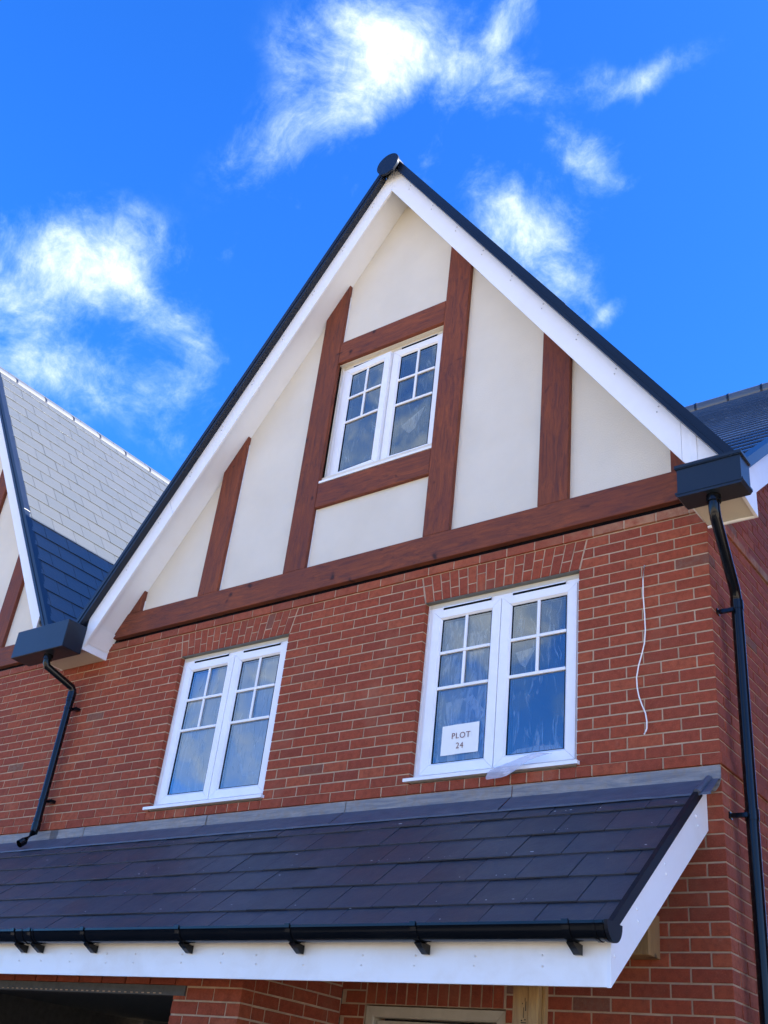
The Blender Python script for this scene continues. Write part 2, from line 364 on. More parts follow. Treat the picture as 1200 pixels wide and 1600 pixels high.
def pt(name, mb, m, parent, **k):
    c = sum((Vector(v) for v in mb.v), Vector()) / len(mb.v); return part(name, mb, m, parent, loc=c, **k)
def top_mesh(name, mb, m, label, cat, smooth=False, kind=None):
    c = sum((Vector(v) for v in mb.v), Vector()) / len(mb.v); o = bpy.data.objects.new(name, mb.mesh(name, m, c, smooth)); link(o, c)
    if kind: o['kind'] = kind
    else: o['label'] = label; o['category'] = cat
    return o

# ------------------------------------------------------------------ setting: ground, road
GZ = -3.50
mb = MB(); mb.add([(-900, -900, GZ), (900, -900, GZ), (900, 900, GZ), (-900, 900, GZ)], [(0, 1, 2, 3)]); top_mesh('ground', mb, M_ground, '', '', kind='structure')
mb = MB(); mb.add([(-200, -16, GZ + .004), (200, -16, GZ + .004), (200, -10.5, GZ + .004), (-200, -10.5, GZ + .004)], [(0, 1, 2, 3)]); top_mesh('road', mb, M_road, '', '', kind='structure')
mb = MB(); mb.add([(-14, -7.4, GZ + .004), (4.2, -7.4, GZ + .004), (4.2, 0, GZ + .004), (-14, 0, GZ + .004)], [(0, 1, 2, 3)]); top_mesh('added_dark_drive', mb, M_road, '', '', kind='structure')  # unseen dark surface added to cut the bounced light under the porch
mb = MB(); mb.box((-200, -10.5, GZ - .1), (200, -10.37, GZ + .1)); top_mesh('kerb', mb, M_mortar, '', '', kind='structure')

# ------------------------------------------------------------------ gable numbers
X0 = -2.8075; TAN = 1.445; APEX = 5.882
def L(x, xc=X0): return APEX - TAN * abs(x - xc)          # lower edge of the barge board
SOF = .085
HW = 2.98                                                   # half width to the eaves box

house = thing('brick_house', 'red brick and cream render house with brown timbered gable, white windows and PLOT 24 paper', 'house', (X0, 0, GZ))
neigh = thing('brick_house', 'next house on the left, only its gable edge and slated roof slope in view', 'house', (X0 - 6.6, 0, GZ))
third = thing('brick_house', 'neighbouring house standing beyond the right hand side wall, shading it', 'house', (4.9, 0, GZ))

def slope_poly(x0, x1, z0, xc, off):
    """polygon in xz under the line L+off between x0 and x1, above z0"""
    top = [(x1, L(x1, xc) + off)]
    if x0 < xc < x1: top.append((xc, L(xc, xc) + off))
    top.append((x0, L(x0, xc) + off))
    return [(x0, z0), (x1, z0)] + top

def gable_front(root, xc, full=True):
    d = xc - X0
    wx0, wx1, wz0, wz1 = -3.390 + d, -2.225 + d, 2.890, 4.135
    z0 = 1.790; xl, xr = xc - HW, xc + 2.8075
    mb = MB()
    for poly in (slope_poly(xl, wx0, z0, xc, .2), [(wx0, z0), (wx1, z0), (wx1, wz0), (wx0, wz0)], slope_poly(wx0, wx1, wz1, xc, .2), slope_poly(wx1, xr, z0, xc, .2)):
        mb.prism(poly, 0, .20)
    rw = pt('rendered_wall', mb, M_render, root)
    m_ = MB(); m_.box((xl + .02, .006, 1.7225), (xr - .02, .05, 1.789)); pt('shadow_gap_strip', m_, M_black, root)  # black strip put in for the shadow gap under the beam
    y0, y1 = -.040, .03
    def post(a, b, zb=1.982, cut=True, zt=None):
        m_ = MB(); a += d; b += d
        if zt is None: poly = slope_poly(a, b, zb, xc, SOF - .004)
        else: poly = [(a, zb), (b, zb), (b, zt), (a, zt)]
        vs = poly; m_.prism(poly, y0, y1); o = pt('timber_post', m_, M_tv, root)
        bv = o.modifiers.new('bevel', 'BEVEL'); bv.width = .004; bv.segments = 1
    post(-4.650, -4.408); post(-3.632, -3.390); post(-2.203, -1.963); post(-1.207, -.967); post(-.206, 0.0); post(-5.620, -5.410)
    def beam(a, b, zb, zt, y=y0):
        m_ = MB(); m_.prism([(a + d, zb), (b + d, zb), (b + d, zt), (a + d, zt)], y, y1); o = pt('timber_beam', m_, M_th, root)
        bv = o.modifiers.new('bevel', 'BEVEL'); bv.width = .004; bv.segments = 1
    beam(-5.775, 0.0, 1.752, 1.980, -.043); beam(-3.388, -2.205, 4.143, 4.388, -.037); beam(-3.388, -2.205, 2.566, 2.808, -.037)
    # thin white stop beads where render meets timber
    bd = MB()
    for a, b, z in ((-5.40, -4.652, 1.984), (-4.406, -3.634, 1.984), (-3.388, -2.205, 1.984), (-1.961, -1.209, 1.984), (-.965, -.208, 1.984), (-3.388, -2.205, 4.391)):
        bd.box((a + d, -.009, z), (b + d, -.001, z + .008))
    for x, za, zb in ((-3.640, 1.99, 4.5), (-4.658, 1.99, 3.2), (-2.211, 4.40, 5.0), (-2.211, 1.99, 2.56), (-1.215, 1.99, 3.5), (-.214, 1.99, 2.1), (-3.383, 4.40, 4.98), (-4.401, 1.99, 3.56), (-3.383, 1.99, 2.56), (-5.403, 1.99, 2.1)):
        bd.box((x + d - .004, -.009, za), (x + d + .003, -.001, min(zb, L(x + d, xc) + .06)))
    pt('render_bead', bd, M_seal, root)
    return rw

def roof_of(root, xc, ylen=6.0, left=True, right=True, mats=True):
    yb = -.285
    # barge boards, mitred at the apex
    for sgn in (-1, 1):
        xe = xc + sgn * (2.7775 if sgn > 0 else HW)
        xj = xc + sgn * 2.14; spl = (sgn < 0) == (xc > X0 - 1)
        for k_, (pa_, pb_) in enumerate(([(xc + sgn * .001, xj - sgn * .001), (xj + sgn * .001, xe)] if spl else [(xc + sgn * .001, xe)])):
            q_ = .0015 * k_; mb = MB(); sk = .0 if not k_ else -sgn * .0
            ta, tb = (pa_ + (sgn * .10 if k_ else 0)), (pb_ + (sgn * .10 if (spl and not k_) else 0))
            mb.prism([(pa_, L(pa_, xc)), (pb_, L(pb_, xc)), (tb, L(tb, xc) + .318), (ta, L(ta, xc) + .318)], yb - q_, yb + .020 - q_); pt('bargeboard', mb, M_pvc, root)
        mb = MB(); mb.prism([(xc, APEX + SOF), (xe, L(xe, xc) + SOF), (xe, L(xe, xc) + SOF + .014), (xc, APEX + SOF + .014)], yb + .021, -.001); pt('verge_soffit', mb, M_pvc, root)
        # return lip behind the board
        mb = MB(); mb.prism([(xc, APEX + .022), (xe, L(xe, xc) + .022), (xe, L(xe, xc) + SOF), (xc, APEX + SOF)], yb + .021, yb + .034); pt('soffit_channel', mb, M_pvc, root)
        # roof slab
        xo = xc + sgn * 3.16
        mb = MB()
        if sgn > 0 and root is house:      # runs back only as far as the valley with the main roof
            yv = lambda x: max(yb + .03, (L(x, xc) + .41 - 1.90) / .865)
            zt0, zt1, zb0, zb1 = APEX + .41, L(xo, xc) + .41, APEX + .27, L(xo, xc) + .27
            mb.add([(xc, yb + .025, zt0), (xo, yb + .025, zt1), (xo, yv(xo), zt1), (xc, yv(xc), zt0), (xc, yb + .025, zb0), (xo, yb + .025, zb1), (xo, yv(xo), zb1), (xc, yv(xc), zb0)], [(0, 1, 2, 3), (4, 7, 6, 5), (0, 4, 5, 1), (1, 5, 6, 2), (2, 6, 7, 3), (3, 7, 4, 0)])
        else: mb.prism([(xc, APEX + .41), (xo, L(xo, xc) + .41), (xo, L(xo, xc) + .27), (xc, APEX + .27)], yb + .025, ylen)
        pt('roof_slope', mb, M_tileB, root)
        # dry verge trim in two lengths
        cuts = [0.03, .62, 1.0] if sgn > 0 else [0.03, .50, 1.0]
        for a, b in zip(cuts[:-1], cuts[1:]):
            ya = 0.003 if a > .1 else 0.0
            xa, xb = xc + sgn * 3.158 * a, xc + sgn * 3.158 * b
            mb = MB(); lift = .0 if a < .1 else -.006
            mb.prism([(xa, L(xa, xc) + .298), (xb, L(xb, xc) + .298), (xb, L(xb, xc) + .444 + lift), (xa, L(xa, xc) + .444 + lift)], yb - .062 - ya, yb - .0005)
            mb.prism([(xa, L(xa, xc) + .420), (xb, L(xb, xc) + .420), (xb, L(xb, xc) + .441 + lift), (xa, L(xa, xc) + .441 + lift)], yb - .0004, yb + .018)
            mb.prism([(xa, L(xa, xc) + .352), (xb, L(xb, xc) + .352), (xb, L(xb, xc) + .364), (xa, L(xa, xc) + .364)], yb - .068 - ya, yb - .062 - ya)
            pt('verge_trim', mb, M_dark, root)
        # screws in pairs along the board
        sm = MB()
        for k in range(9):
            x = xc + sgn * (.22 + k * .30)
            for q in (.245, .205):
                z = L(x, xc) + q; sm.tube([(x + (q - .2) * .3, yb - .004, z), (x + (q - .2) * .3, yb, z)], .0055, 6)
        pt('screw_heads', sm, M_screw, root, kind='stuff')
    # ridge end cap and ridge tiles
    zc = APEX + .262
    mb = MB(); pr = []
    for k in range(25):
        a = math.radians(-28 + k * 236 / 24); pr.append((xc + .128 * math.cos(a), zc + .128 * math.sin(a)))
    pr.append((xc - .075, zc - .118)); pr.append((xc + .0, zc - .135)); pr.append((xc + .075, zc - .118))
    mb.prism(pr, yb - .115, yb - .092); pt('ridge_end_cap', mb, M_dark, root, smooth=True)
    y = yb - .091; n = 0
    while y < ylen:
        y2 = y + (.385 if n == 0 else .485); mb = MB(); n += 1
        po, pi = [], []
        for k in range(13):
            a = math.radians(10 + k * 160 / 12); po.append((xc + .122 * math.cos(a), zc - .02 + .135 * math.sin(a))); pi.append((xc + .104 * math.cos(a), zc - .02 + .115 * math.sin(a)))
        N = 13
        vs = [(p[0], y, p[1]) for p in po] + [(p[0], y2 - .008, p[1]) for p in po] + [(p[0], y, p[1]) for p in pi] + [(p[0], y2 - .008, p[1]) for p in pi]
        fs = []
        for k in range(N - 1): fs += [(k, k + 1, N + k + 1, N + k), (2 * N + k, 3 * N + k, 3 * N + k + 1, 2 * N + k + 1), (k, 2 * N + k, 2 * N + k + 1, k + 1), (N + k, N + k + 1, 3 * N + k + 1, 3 * N + k)]
        fs += [(0, N, 3 * N, 2 * N), (N - 1, 3 * N - 1, 4 * N - 1, 2 * N - 1)]
        mb.add(vs, fs); pt('ridge_tile', mb, M_ridge, root, smooth=True)
        if n > 1 or True:   # black union collar over the joint
            m2 = MB(); cl = []
            ro = [(xc + .127 * math.cos(math.radians(2 + k * 176 / 12)), zc - .02 + .142 * math.sin(math.radians(2 + k * 176 / 12))) for k in range(13)]
            ri = [(xc + .120 * math.cos(math.radians(2 + k * 176 / 12)), zc - .02 + .133 * math.sin(math.radians(2 + k * 176 / 12))) for k in range(13)]
            ya, yb2 = y2 - .018, y2 + .010
            vs = [(p[0], ya, p[1]) for p in ro] + [(p[0], yb2, p[1]) for p in ro] + [(p[0], ya, p[1]) for p in ri] + [(p[0], yb2, p[1]) for p in ri]
            m2.add(vs, fs); pt('ridge_union', m2, M_dark, root, smooth=True)
        y = y2

# ------------------------------------------------------------------ windows
def rect_frame(mb, x0, x1, z0, z1, w, ya, yb, bev=0.0, wt=None, wb=None):
    """mitred picture-frame with a chamfered face towards the glass"""
    wt = wt or w; wb = wb or w
    o = [(x0, z0), (x1, z0), (x1, z1), (x0, z1)]; i = [(x0 + w, z0 + wb), (x1 - w, z0 + wb), (x1 - w, z1 - wt), (x0 + w, z1 - wt)]
    c = bev; ic = [(i[0][0] - c, i[0][1] - c), (i[1][0] + c, i[1][1] - c), (i[2][0] + c, i[2][1] + c), (i[3][0] - c, i[3][1] + c)]
    for k in range(4):
        j = (k + 1) % 4; e = .0006
        P = lambda p, y: (p[0], y, p[1])
        if bev:
            dx, dz = (o[j][0] - o[k][0]), (o[j][1] - o[k][1]); ln_ = math.hypot(dx, dz); dx *= .0012 / ln_; dz *= .0012 / ln_
            sh = lambda p, s_: (p[0] + dx * s_, p[1] + dz * s_)
            ok_, oj_, ck_, cj_, ik_, ij_ = sh(o[k], 1), sh(o[j], -1), sh(ic[k], 1), sh(ic[j], -1), sh(i[k], 1), sh(i[j], -1)
            vs = [P(ok_, ya), P(oj_, ya), P(cj_, ya), P(ck_, ya), P(ik_, ya + c), P(ij_, ya + c), P(ok_, yb), P(oj_, yb), P(ij_, yb), P(ik_, yb)]
            mb.add(vs, [(0, 1, 2, 3), (3, 2, 5, 4), (4, 5, 8, 9), (6, 9, 8, 7), (0, 6, 7, 1), (0, 3, 4, 9, 6), (1, 7, 8, 5, 2)]); continue
        vs = [P(o[k], ya), P(o[j], ya), P(ic[j], ya), P(ic[k], ya), P(i[k], ya + c), P(i[j], ya + c), P(o[k], yb), P(o[j], yb), P(i[j], yb), P(i[k], yb)]
        mb.add(vs, [(0, 1, 2, 3), (3, 2, 5, 4), (4, 5, 8, 9), (6, 9, 8, 7), (0, 6, 7, 1), (0, 3, 4, 9, 6), (1, 7, 8, 5, 2)])
def window(root, x0, x1, z0, z1, yf, sill, glass, seam, ajar=0.0, split=None):
    """x0..x1,z0..z1 opening; yf face of outer frame; glass=(zt,b1,b2,zb) heights"""
    fr = MB(); fx0, fx1, fz0, fz1 = x0 + .010, x1 - .008, z0 + sill, z1 - .006
    xm = split if split else (fx0 + fx1) / 2
    rect_frame(fr, fx0, fx1, fz0, fz1, .050, yf, yf + .07, .0, wt=.062); fr.box((xm - .024, yf + .001, fz0 + .051), (xm + .024, yf + .07, fz1 - .063))
    win = pt('window', fr, M_frame, root)
    for xx, s_ in ((x0, 1), (x1, -1)):
        sm = MB(); n = 26; prev = None
        for k in range(n + 1):
            z = fz0 + (fz1 - fz0) * k / n; w = .012 + random.uniform(-.004, .005); cur = (xx + s_ * .001, xx + s_ * w, z)
            if prev: sm.add([(prev[0], yf - .006, prev[2]), (prev[1], yf - .006, prev[2]), (cur[1], yf - .006, z), (cur[0], yf - .006, z), (prev[0], yf + .01, prev[2]), (prev[1], yf + .01, prev[2]), (cur[1], yf + .01, z), (cur[0], yf + .01, z)],
                             [(0, 1, 2, 3), (1, 5, 6, 2), (4, 0, 3, 7)])
            prev = cur
        pt('sealant_bead', sm, M_seal, win)
    hd = MB(); hd.box((fx0 - .004, yf - .004, fz1 - .030), (fx1 + .004, yf + .03, fz1 + .003)); pt('head_strip', hd, M_head, win)  # cream colour puts shade and warm bounce into the white frame head
    panes = []
    for si in (0, 1):
        sx0, sx1 = ((fx0 + .042, xm - .003), (xm + .004, fx1 - .024))[si]
        sz0, sz1 = fz0 + .034, glass[0] + .073
        gx0, gx1 = sx0 + .080, sx1 - .080
        if si == 1: gx1 = sx1 - .083
        zt, b1, b2, zb = glass
        ys = yf - .014
        piv = None
        items = []
        mb = MB(); rect_frame(mb, sx0, sx1, sz0, sz1, gx0 - sx0, ys, ys + .07, .014, wt=sz1 - zt, wb=zb - sz0); items.append(('casement', mb, M_frame))
        # black glazing gasket
        mb = MB(); rect_frame(mb, gx0 - .001, gx1 + .001, zb - .001, zt + .001, .006, ys + .0145, ys + .03, .0); items.append(('gasket', mb, M_black))
        xc_ = (gx0 + gx1) / 2; bw = .0115
        for nm, a, b in (('glazing_bar', (gx0 - .001, ys + .006, b1 - bw), (gx1 + .001, ys + .022, b1 + bw)), ('glazing_bar', (gx0 - .001, ys + .006, b2 - bw), (gx1 + .001, ys + .022, b2 + bw)),
                         ('glazing_bar', (xc_ - bw, ys + .008, b1 + bw), (xc_ + bw, ys + .022, zt + .001)), ('glazing_bar', (xc_ - bw, ys + .008, b2 + bw), (xc_ + bw, ys + .022, b1 - bw))):
            mb = MB(); mb.box(a, b, bev=.003); items.append((nm, mb, M_frame))
        pr = [(gx0, xc_, b1, zt), (xc_, gx1, b1, zt), (gx0, xc_, b2, b1), (xc_, gx1, b2, b1), (gx0, gx1, zb, b2)]
        for a, b, c, d in pr:
            t = random.uniform(-.0012, .0012); t2 = random.uniform(-.0012, .0012)
            mb = MB(); mb.add([(a, ys + .020 + t, c), (b, ys + .020 + t2, c), (b, ys + .020 - t, d), (a, ys + .020 - t2, d)], [(0, 1, 2, 3)]); mb.nofix = True; items.append(('pane', mb, M_glass))
            # dark spacer edge, as seen inside the sealed unit
            mb = MB(); rect_frame(mb, a + .008, b - .008, c + .008, d - .008, .006, ys + .036, ys + .040); items.append(('spacer', mb, M_steel))
        if si == 0 and ajar:
            ca, sa = math.cos(ajar), math.sin(ajar)
            for nm, mb, m_ in items: mb.v = [(sx0 + (v[0] - sx0) * ca + (v[1] - ys - .07) * sa, ys + .07 - (v[0] - sx0) * sa + (v[1] - ys - .07) * ca, v[2]) for v in mb.v]
        for nm, mb, m_ in items: pt(nm, mb, m_, win)
        # trickle vent hood
        mb = MB(); vx0, vx1 = gx0 + .0, gx1 - .005; vz = min(sz1 + .020, fz1 - .028)
        mb.add([(vx0, yf - .006, vz + .014), (vx1, yf - .006, vz + .014), (vx1 + .004, yf - .024, vz - .004), (vx0 - .004, yf - .024, vz - .004), (vx0 - .004, yf - .024, vz - .008), (vx1 + .004, yf - .024, vz - .008), (vx1, yf - .006, vz + .006), (vx0, yf - .006, vz + .006)],
               [(0, 1, 2, 3), (3, 2, 5, 4), (4, 5, 6, 7), (0, 3, 4, 7), (1, 6, 5, 2)]); pt('trickle_vent', mb, M_frame, win)
        mb = MB(); mb.box((vx0 + .002, yf - .008, vz - .014), (vx1 - .002, yf - .004, vz + .006)); pt('vent_slot', mb, M_black, win)
        panes.append((gx0, gx1, zb, b2, b1, zt, ys, xc_))
    # sill
    mb = MB(); mb.prism([(-.034, z0 + .006), (yf + .03, z0 + .010), (yf + .03, fz0 + .002), (yf - .006, fz0 + .002), (-.034, z0 + .028)], x0 - .028 if sill else x0, x1 + .022, axis='x'); pt('sill', mb, M_frame, win)
    # room behind
    rm = MB(); X0r, X1r, Z0r, Z1r, Y0, Y1 = x0 - .5, x1 + .5, z0 - .6, z1 + .25, .11, 3.2
    q = [(X0r, Y0, Z0r), (X1r, Y0, Z0r), (X1r, Y1, Z0r), (X0r, Y1, Z0r), (X0r, Y0, Z1r), (X1r, Y0, Z1r), (X1r, Y1, Z1r), (X0r, Y1, Z1r)]
    rm.add(q, [(0, 3, 2, 1), (4, 5, 6, 7), (1, 2, 6, 5), (2, 3, 7, 6), (3, 0, 4, 7)]); o = bpy.data.objects.new('room', rm.mesh('room', M_plaster, q[0], fixn=False)); link(o, q[0], win)
    return win, panes
def film(root, name, gx0, gx1, z0, z1, y, m=None, seedp=0):
    """thin wrinkled protective film just inside the glass"""
    mb = MB(); nx, nz = 6, 10; rnd = random.Random(seedp)
    vs = [(gx0 + (gx1 - gx0) * i / nx, y + rnd.uniform(-.004, .004), z0 + (z1 - z0) * j / nz) for j in range(nz + 1) for i in range(nx + 1)]
    mb.add(vs, [(j * (nx + 1) + i, j * (nx + 1) + i + 1, (j + 1) * (nx + 1) + i + 1, (j + 1) * (nx + 1) + i) for j in range(nz) for i in range(nx)])
    return pt(name, mb, m or M_film, root, smooth=True)
def flap(root, pts, y, m=None):
    mb = MB(); n = len(pts); c = (sum(p[0] for p in pts) / n, sum(p[1] for p in pts) / n)
    mb.add([(c[0], y + .012, c[1])] + [(p[0], y + .002 * (k % 2), p[1]) for k, p in enumerate(pts)], [(0, 1 + k, 1 + (k + 1) % n) for k in range(n)])
    return pt('film_and_reflection_flap', mb, m or M_flap, root)

def creases(win, gx0, gx1, z0, z1, y, n, seed, m):
    rr = random.Random(seed); mb = MB()
    for _ in range(n):
        x = rr.uniform(gx0 + .02, gx1 - .03); z = rr.uniform(z0 + .02, z1 - .12); ln = rr.uniform(.05, .22); st = 6; lean_ = rr.uniform(-.35, .25); ph = rr.uniform(0, 6)
        pts = []
        for k in range(st + 1):
            t = k / st; pts.append((min(max(x + lean_ * ln * t + .008 * math.sin(ph + 5 * t), gx0 + .004), gx1 - .004), min(z + ln * t, z1 - .004), (.0012 + .005 * math.sin(math.pi * t) * rr.uniform(.3, 1))))
        vs = []
        for (a, b, w) in pts: vs += [(a - w, y, b), (a + w, y - .003, b)]
        mb.add(vs, [(2 * k, 2 * k + 1, 2 * k + 3, 2 * k + 2) for k in range(st)])
    pt('film_creases', mb, m, win, kind='stuff')
gable_front(house, X0); roof_of(house, X0)
gable_front(neigh, X0 - 6.6); roof_of(neigh, X0 - 6.6)

GL = (1.283, 1.019, .751, .213)
WR = (-2.1375, -.8900); WLo = (-4.7250, -3.4775)
winR, pR = window(house, WR[0], WR[1], .075, 1.425, .052, .028, GL, True, split=-1.508)
winL, pL = window(house, WLo[0], WLo[1], .075, 1.425, .052, .028, GL, True, split=-1.508 - 2.5875)
winG, pG = window(house, -3.388, -2.203, 2.810, 4.141, .050, .028, (4.012, 3.742, 3.468, 2.943), True, ajar=math.radians(3.2), split=-2.790)
for w, pp, sd in ((winR, pR, 3), (winL, pL, 5), (winG, pG, 9)):
    for k, (a, b, zb, b2, b1, zt, ys, xc_) in enumerate(pp):
        film(w, 'protective_film', a + .01, b - .01, zb + .01, zt - .01, ys + .048, m=M_filmL if w is winL else (M_filmM if (w is winR and k == 0) else None), seedp=sd + k)
for w, pp, sd, nb in ((winR, pR, 11, (30, 7)), (winL, pL, 12, (22, 20)), (winG, pG, 13, (8, 16))):
    for k, (a, b, zb, b2, b1, zt, ys, xc_) in enumerate(pp):
        creases(w, a, b, zb, b2, ys + .044, nb[k], sd * 7 + k, M_crease); creases(w, a, xc_, b1, zt, ys + .044, 3, sd * 7 + k + 50, M_crease); creases(w, xc_, b, b2, b1, ys + .044, 3, sd * 7 + k + 90, M_crease); creases(w, xc_, b, b1, zt, ys + .044, 4, sd * 7 + k + 130, M_crease)
a, b, zb, b2, b1, zt, ys, xc_ = pG[1]
flap(winG, [(a + .06, zb + .30), (a + .30, zb + .44), (a + .22, zb + .24), (a + .16, zb + .20)], ys + .046)
a, b, zb, b2, b1, zt, ys, xc_ = pG[0]
flap(winG, [(b - .10, zb + .44), (b - .02, zb + .36), (b - .04, zb + .29)], ys + .046)
a, b, zb, b2, b1, zt, ys, xc_ = pR[1]
flap(winR, [(a + .02, b1 - .08), (xc_ - .03, b1 - .06), (a + .10, b1 - .20), (a + .06, b1 - .17)], ys + .046)
flap(winR, [(a + .005, b2 - .06), (a + .035, b2 - .14), (a + .005, b2 - .16)], ys + .046)
flap(winR, [(a + .01, zb + .01), (a + .06, zb + .045), (a + .20, zb + .055), (a + .215, zb + .15), (a + .228, zb + .055), (a + .36, zb + .045), (b - .02, zb + .01)], ys + .046)  # rooftop line and spire mirrored in the pane, put in as a film shape
a, b, zb, b2, b1, zt, ys, xc_ = pR[0]
flap(winR, [(a + .20, b2 - .09), (a + .28, b2 - .07), (a + .40, b2 - .22), (b - .01, b2 - .30), (b - .06, b2 - .32), (a + .31, b2 - .17)], ys + .045)
flap(winR, [(a + .06, b2 - .10), (a + .20, b2 - .08), (a + .17, b2 - .25), (a + .09, b2 - .30)], ys + .046)
a, b, zb, b2, b1, zt, ys, xc_ = pL[1]
flap(winL, [(a + .10, zb + .28), (a + .26, zb + .36), (b - .02, zb + .44), (b - .03, zb + .06), (a + .20, zb + .10)], ys + .046)

# ------------------------------------------------------------------ brickwork
def arch_edge(z, side, w0, w1):
    """x of the sloping springer of the flat arch over a window"""
    t = max(0, (z - 1.425) / .225)
    return w1 + .055 * t if side > 0 else w0 - .050 * t
bricks = []       # (verts8 or None, centre, half sizes, normal, owner)
OPEN = [(WR, .075, 1.425), (WLo, .075, 1.425)]
def cut_row(a, b, z0, z1):
    """pieces of a course a..b left after the window openings and arches are taken out (slanted ends allowed)"""
    out = [(a, a, b, b)]           # x at bottom-left, top-left, bottom-right, top-right
    for (w0, w1), oz0, oz1 in OPEN:
        nxt = []
        for (al, at, bl, bt) in out:
            if z0 >= oz0 - .001 and z1 <= oz1 + .001: l, lt, r, rt = w0, w0, w1, w1
            elif z0 >= 1.425 - .001 and z1 <= 1.651:
                l, lt, r, rt = arch_edge(z0, -1, w0, w1) - .010, arch_edge(z1, -1, w0, w1) - .010, arch_edge(z0, 1, w0, w1) + .010, arch_edge(z1, 1, w0, w1) + .010
            elif abs(z0) < .001: l, lt, r, rt = w0 - .005, w0 - .005, w1 + .005, w1 + .005
            else: nxt.append((al, at, bl, bt)); continue
            if bl <= l + .001 or al >= r - .001: nxt.append((al, at, bl, bt)); continue
            if l - al > .022: nxt.append((al, at, min(bl, l), min(bt, lt)))
            if bl - r > .022: nxt.append((max(al, r), max(at, rt), bl, bt))
        out = nxt
    return out
def front_brick(al, at, bl, bt, z0, z1, y=0.0, dep=.1, zt=None):
    c = .0022; j = lambda: random.uniform(-.0012, .0012)
    yy = y + j(); a0, a1, b0, b1 = al + j(), at + j(), bl + j(), bt + j(); z0 += j(); z1 += j()
    f = [(a0, z0), (b0, z0), (b1, z1), (a1, z1)]; fi = [(a0 + c, z0 + c), (b0 - c, z0 + c), (b1 - c, z1 - c), (a1 + c, z1 - c)]
    vs = [(p[0], yy + c, p[1]) for p in f] + [(p[0], yy, p[1]) for p in fi] + [(p[0], yy + dep, p[1]) for p in f]
    fs = [(4, 5, 6, 7)] + [(k, (k + 1) % 4, 4 + (k + 1) % 4, 4 + k) for k in range(4)] + [(8 + k, 8 + (k + 1) % 4, (k + 1) % 4, k) for k in range(4)]
    bricks.append((vs, fs, (0, -1, 0)))
def side_brick(ya, yb, z0, z1, x=0.0, dep=.1):
    c = .0022; j = lambda: random.uniform(-.0012, .0012)
    xx = x + j(); ya += j(); yb += j(); z0 += j(); z1 += j()
    f = [(ya, z0), (yb, z0), (yb, z1), (ya, z1)]; fi = [(ya + c, z0 + c), (yb - c, z0 + c), (yb - c, z1 - c), (ya + c, z1 - c)]
    vs = [(xx - c, p[0], p[1]) for p in f] + [(xx, p[0], p[1]) for p in fi] + [(xx - dep, p[0], p[1]) for p in f]
    fs = [(4, 5, 6, 7)] + [(k, (k + 1) % 4, 4 + (k + 1) % 4, 4 + k) for k in range(4)] + [(8 + k, 8 + (k + 1) % 4, (k + 1) % 4, k) for k in range(4)]
    bricks.append((vs, fs, (1, 0, 0)))
def corner_brick(x0, y1, z0, z1, pr=0.0):
    """quoin: shows one face on the front and one on the side"""
    j = lambda: random.uniform(-.0010, .0010); e = pr
    vs, fs = bevbox(x0, e + j(), -e + j(), y1, z0 + j(), z1 + j(), .0022)
    bricks.append((vs, fs, (.35, -.94, 0)))
for k in range(-19, 23):
    z0, z1 = k * .075, k * .075 + .065; even = k % 2 == 0
    pr = .012 if k in (0, 22) else 0.0
    # quoin
    fx = -.1025 if even else -.215; sy = .215 if even else .1025
    corner_brick(fx, sy, z0, z1, pr)
    # front
    x = fx - .010; xend = -7.85 if k >= 0 else -2.38
    while x > xend:
        a = x - .215
        for q in cut_row(a, x, z0, z1): front_brick(*q, z0, z1, y=-pr, dep=.1 + pr)
        x = a - .010
    # side
    if k < 34:
        y = sy + .010
        while y < 1.62:
            side_brick(y, y + .215, z0, z1, x=pr, dep=.1 + pr); y += .225
for k in range(23, 42):       # gable brickwork of the side wall above the eaves
    z0, z1 = k * .075, k * .075 + .065; even = k % 2 == 0; ymin = (z1 - 1.70) / .84 - .12
    y = .0
    y = (.0 if even else -.1125)
    while y < 1.62:
        if y + .215 > ymin: side_brick(max(y, .0), y + .215, z0, z1)
        y += .225
# headers under the two windows
for (w0, w1), _, _ in OPEN:
    n = 11; wd = (w1 - w0 + .010) / n
    for i in range(n):
        a = w0 - .005 + i * wd + .005; front_brick(a, a, a + wd - .010, a + wd - .010, 0, .065, y=-.012, dep=.11)
# flat gauged arches: fanned soldiers, each split one third / two thirds
def arch(w0, w1):
    n = 17; zb, zt = 1.428, 1.642
    def X(i, z):
        t = (z - 1.425) / .225; l = w0 - .050 * t; r = w1 + .055 * t; return l + (r - l) * i / n
    for i in range(n):
        zs = zb + (zt - zb) * (.36 if i % 2 else .66) + random.uniform(-.004, .004)
        for za, zc_ in ((zb, zs - .005), (zs + .005, zt)):
            g_ = .0048
            front_brick(X(i, za) + g_, X(i, zc_) + g_, X(i + 1, za) - g_, X(i + 1, zc_) - g_, za, zc_)
for (w0, w1), _, _ in OPEN: arch(w0, w1)
# soldier course over the front door, porch pier
for i in range(13):
    a = -2.300 + i * .0757
    bricks_n = len(bricks); front_brick(a, a, a + .0657, a + .0657, -1.278, -1.063, y=-.003)
PX0, PX1, PY = -3.047, -2.496, -.900
for k in range(-30, -14):
    z0, z1 = k * .075 + .02, k * .075 + .085
    xs = [PX1 - .215, PX1 - .44, PX0] if k % 2 else [PX1 - .1025, PX1 - .3275, PX0]
    r = PX1
    for a in xs:
        front_brick(a, a, r, r, z0, z1, y=PY); r = a - .010
    y = PY + .110
    if not k % 2: side_brick(y, y + .1025, z0, z1, x=PX1); y += .1125
    while y < -.03:
        side_brick(y, min(y + .215, -.004), z0, z1, x=PX1); y += .225
